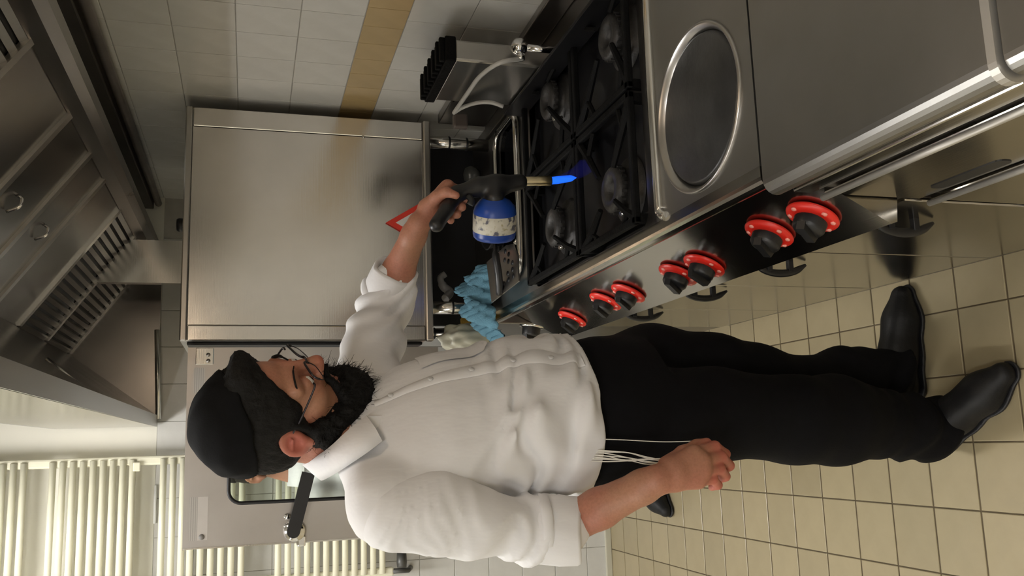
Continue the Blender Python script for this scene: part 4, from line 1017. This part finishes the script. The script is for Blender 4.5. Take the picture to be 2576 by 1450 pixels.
# --- white fringe strings from under the shirt to the right hand
rs = np.random.RandomState(9)
fr_ = empty('knotted_fringe', tuple(q(1475, 1145, 1.56))); fr_.parent = man; fr_.matrix_parent_inverse = world_m(man).inverted()
fm = plain('white cotton string', (.74, .72, .66), .9)
for i in range(9):
    Y0 = 1130+3.6*i; Y1 = 1160+.8*rs.randn()*5
    pts = [q(1455, Y0, 1.56), q(1520, Y0+5+rs.randn()*2, 1.545), q(1580, Y0*.55+1155*.45+4+rs.randn()*5, 1.525), q(1630, 1154+rs.randn()*6, 1.505), q(1690, Y1+4, 1.485)]
    MB().tube(catmull(pts, 6), .0011, 6).build('string', fm, fr_)
MB().tube(catmull([q(1455, 1104, 1.56), q(1560, 1107, 1.545), q(1660, 1112, 1.52), q(1730, 1111, 1.50), q(1778, 1108, 1.487), q(1788, 1116, 1.487)], 6), .0010, 6).build('string', fm, fr_)

# ================================================================== BLOWTORCH in his left hand
to = empty('blowtorch', tuple(q(1240, 470, 1.83))); tag(to, 'black blowtorch with a blue gas cartridge held over the burner', 'torch')
f = Field(q(1200, 500, 1.80)-.20, q(1200, 480, 1.83)+.20, .0035)
G0, G1 = q(1098, 566, 1.800), q(1150, 488, 1.832)
f.chain([G0, (G0+G1)/2, G1, q(1205, 470, 1.832), q(1262, 466, 1.832), q(1308, 458, 1.832)], [.016, .015, .017, .0205, .0215, .0175], .01)
f.cone(q(1243, 466, 1.83), q(1244, 498, 1.822), .023, .022, .012)
link('housing', npmesh('housing', [f.mesh(1)]), M['black'], to)
MB().tube(catmull([q(1178, 492, 1.815), q(1186, 505, 1.812), q(1182, 515, 1.812)], 4), .005, 8, flat=1.6).build('trigger', M['black'], to)
n0, n1 = q(1306, 457, 1.832), q(1386, 455, 1.832); na = n1-n0; nl = np.linalg.norm(na)
MB().lathe([(.009, 0), (.0105, .002), (.0105, nl*.55), (.0112, nl*.58), (.0112, nl*.75), (.0118, nl*.97), (.0105, nl), (.0085, nl), (.0085, nl*.8), (0, nl*.78)], n0, na, 24).build('nozzle', plain('brass nozzle', (.55, .47, .30), .3, 1, .25, 40), to)
c0, c1 = q(1246, 494, 1.822), q(1243, 600, 1.868); ca = c1-c0; L = np.linalg.norm(ca)
cn = MB().lathe([(.0, 0), (.020, .0), (.022, .004), (.034, .010), (.043, .020), (.0475, .034), (.0475, L-.010), (.046, L-.004), (.042, L), (.036, L-.003), (0, L-.008)], c0, ca, 48).build('gas_cartridge', plain('blue paint', (.012, .055, .30), .35, 0, .1), to)
lbm, nt, b = newmat('cartridge label'); v_ = coords(nt, (1, 1, 1))
nt.links.new(ramp(nt, noise(nt, v_, 70, 2, .5), [(.36, (.10, .10, .13)), (.44, (.55, .53, .44)), (.62, (.60, .58, .50)), (.72, (.40, .36, .22))]), b.inputs['Base Color']); b.inputs['Roughness'].default_value = .5
MB().lathe([(.0476, L*.40), (.0481, L*.405), (.0481, L*.80), (.0476, L*.805)], c0, ca, 48).build('label_band', lbm, cn)
# flame: bright inner tongue and a faint outer plume bending away
def flame_mat(name, col, st, tr):
    m, nt, b = newmat(name); e = N(nt, 'ShaderNodeEmission'); e.inputs[0].default_value = (*col, 1); e.inputs[1].default_value = st
    t = N(nt, 'ShaderNodeBsdfTransparent'); mx = N(nt, 'ShaderNodeMixShader'); mx.inputs[0].default_value = tr
    lw = N(nt, 'ShaderNodeLayerWeight'); lw.inputs[0].default_value = .35; mm = N(nt, 'ShaderNodeMath', operation='MULTIPLY_ADD'); mm.inputs[1].default_value = 1-tr; mm.inputs[2].default_value = tr; nt.links.new(lw.outputs['Facing'], mm.inputs[0]); nt.links.new(mm.outputs[0], mx.inputs[0])
    nt.links.new(e.outputs[0], mx.inputs[1]); nt.links.new(t.outputs[0], mx.inputs[2]); nt.links.new(mx.outputs[0], nt.nodes['Material Output'].inputs[0]); return m
MB().tube(catmull([n1-na*.02, q(1405, 453, 1.832), q(1428, 450, 1.83), q(1450, 447, 1.828)], 6), np.interp(np.linspace(0, 1, 19), [0, .3, .8, 1], [.0085, .009, .0075, .001]), 14).build('inner_flame', flame_mat('inner flame', (.015, .14, 1), 1.6, .25), to)
MB().tube(catmull([q(1400, 450, 1.832), q(1430, 443, 1.83), q(1455, 432, 1.826), q(1476, 415, 1.822), q(1486, 395, 1.818)], 6), np.interp(np.linspace(0, 1, 25), [0, .3, .7, 1], [.005, .012, .020, .003]), 16).build('outer_flame', flame_mat('outer flame', (.05, .05, .45), .22, .80), to)

# ================================================================== SECOND PERSON behind the open oven door
p2 = empty('person', (-.16, 3.42, 0)); tag(p2, 'person in a white shirt behind the glass of the open oven door', 'person')
R2 = Rm(math.radians(-62), math.radians(14), math.radians(0)); C2 = np.array([-.022, 3.34, 1.575]); nk2 = np.array([-.072, 3.36, 1.42]); TH2 = math.radians(-55)
H2 = head_parts(C2, R2, 1.0, .0055, False, 2, torso=nk2)
b2f = Field((-.42, 3.02, .04), (.34, 3.78, 1.50), .013)
rs2, re2, rw2 = np.array([-.185, 3.28, 1.355]), np.array([-.20, 3.24, 1.07]), np.array([-.10, 3.10, .92]); ls2, le2, lw2 = np.array([.11, 3.49, 1.355]), np.array([.17, 3.47, 1.08]), np.array([.15, 3.28, .95])
b2f.stack([(.85, -.05, 3.40, .14, .10, TH2), (1.2, -.04, 3.39, .15, .10, TH2), (1.40, -.035, 3.38, .08, .07, TH2)], .02).chain([rs2, re2, rw2], [.045, .042, .026], .02).chain([ls2, le2, lw2], [.045, .042, .026], .02)
def easy_hand(w, d, side):
    d = np.array(d)/np.linalg.norm(d); s = np.cross(d, (0, 0, 1.)); s /= np.linalg.norm(s); dn = np.cross(s, d)
    K = [w+d*.085+s*(.028-.018*i)*side for i in range(4)]; Fi = [[k+d*.035-abs(1)*dn*.0+np.array([0, 0, -.012]), k+d*.05+np.array([0, 0, -.035]), k+d*.045+np.array([0, 0, -.05])] for k in K]
    return hand(w, w-d*.12, K, Fi, [w+d*.02+s*.02*side, w+d*.045+s*.045*side, w+d*.07+s*.055*side, w+d*.09+s*.055*side], res=.005, rE=.034, rM=.03, rW=.026)
L2 = [np.array(p) for p in ((.03, 3.46, .88), (.04, 3.45, .50), (.03, 3.47, .10))]; R2_ = [np.array(p) for p in ((-.115, 3.36, .88), (-.135, 3.34, .50), (-.185, 3.44, .10))]
b2f.chain(L2, [.08, .06, .045], .02).chain(R2_, [.08, .06, .045], .02)
link('body', npmesh('body', [b2f.mesh(1), H2['skin'], easy_hand(rw2, rw2-re2, 1), easy_hand(lw2, lw2-le2, -1)]), M['skin'], p2)
for nme in ('hair', 'cap'): link(nme, npmesh(nme, [H2[nme]]), M['cap'] if nme == 'cap' else M['hair'], p2)
H2['brow'].build('eyebrows', M['hair'], p2)
for c, R in H2['eyes']:
    e = MB().lathe([(.0125*math.sin(a), -.0125*math.cos(a)) for a in np.linspace(0, PI, 10)], c+R@np.array([.004, 0, -.002]), n=14).build('eye', M['eye'], p2)
    MB().lathe([(0, .0132), (.0055, .0118), (.006, .011)], c+R@np.array([.004, 0, -.002]), tuple(R@np.array([1, 0, -.2])), 12).build('iris', M['iris'], e)
s2 = Field((-.40, 3.02, .93), (.36, 3.74, 1.50), .009)
s2.stack([(.96, -.045, 3.395, .165, .130, TH2), (1.1, -.04, 3.39, .165, .130, TH2), (1.28, -.038, 3.387, .175, .118, TH2), (1.37, -.036, 3.385, .12, .085, TH2), (1.44, -.034, 3.378, .064, .064, TH2)], .03)
s2.chain([rs2, re2], [.066, .056], .03).cone(re2, re2*.6+rw2*.4, .055, .05, .03).chain([ls2, le2], [.066, .056], .03).cone(le2, le2*.6+lw2*.4, .055, .05, .03)
s2.warp(lambda P: .004*waves(41, 6, 25)(P)+.003*np.sin(80*P[:, 2]+20*P[:, 0]))
so2 = link('shirt', npmesh('shirt', [s2.mesh(1)]), M['shirt'], p2)
V = []; f_ = []
for i in range(33):
    a = PI+(i/32-.5)*2*PI*.9; V += [nk2+np.array([.006+.062*math.cos(a)-z*.3, .064*math.sin(a), z+.02]) if j != 2 else nk2+np.array([.006+.076*math.cos(a), .080*math.sin(a), -.012]) for j, z in ((0, -.02), (1, .022), (2, 0))]
for i in range(32):
    for j in range(2): f_.append((i*3+j, i*3+j+1, i*3+j+4, i*3+j+3))
MB().add(V, f_, True).build('collar', M['shirt'], so2)
t2 = Field((-.36, 3.12, .03), (.24, 3.68, 1.0), .010)
t2.stack([(.82, -.045, 3.405, .155, .120, TH2), (.97, -.045, 3.40, .150, .115, TH2)], .03).chain(L2, [.105, .088, .085], .03).chain(R2_, [.105, .088, .080], .03); t2.cut((0, 0, .05), (0, 0, -1))
link('trousers', npmesh('trousers', [t2.mesh(1)]), M['trousers'], p2)
shoe(p2, (-.150, 3.50), (-.300, 3.275)); shoe(p2, (.02, 3.52), (.09, 3.25))
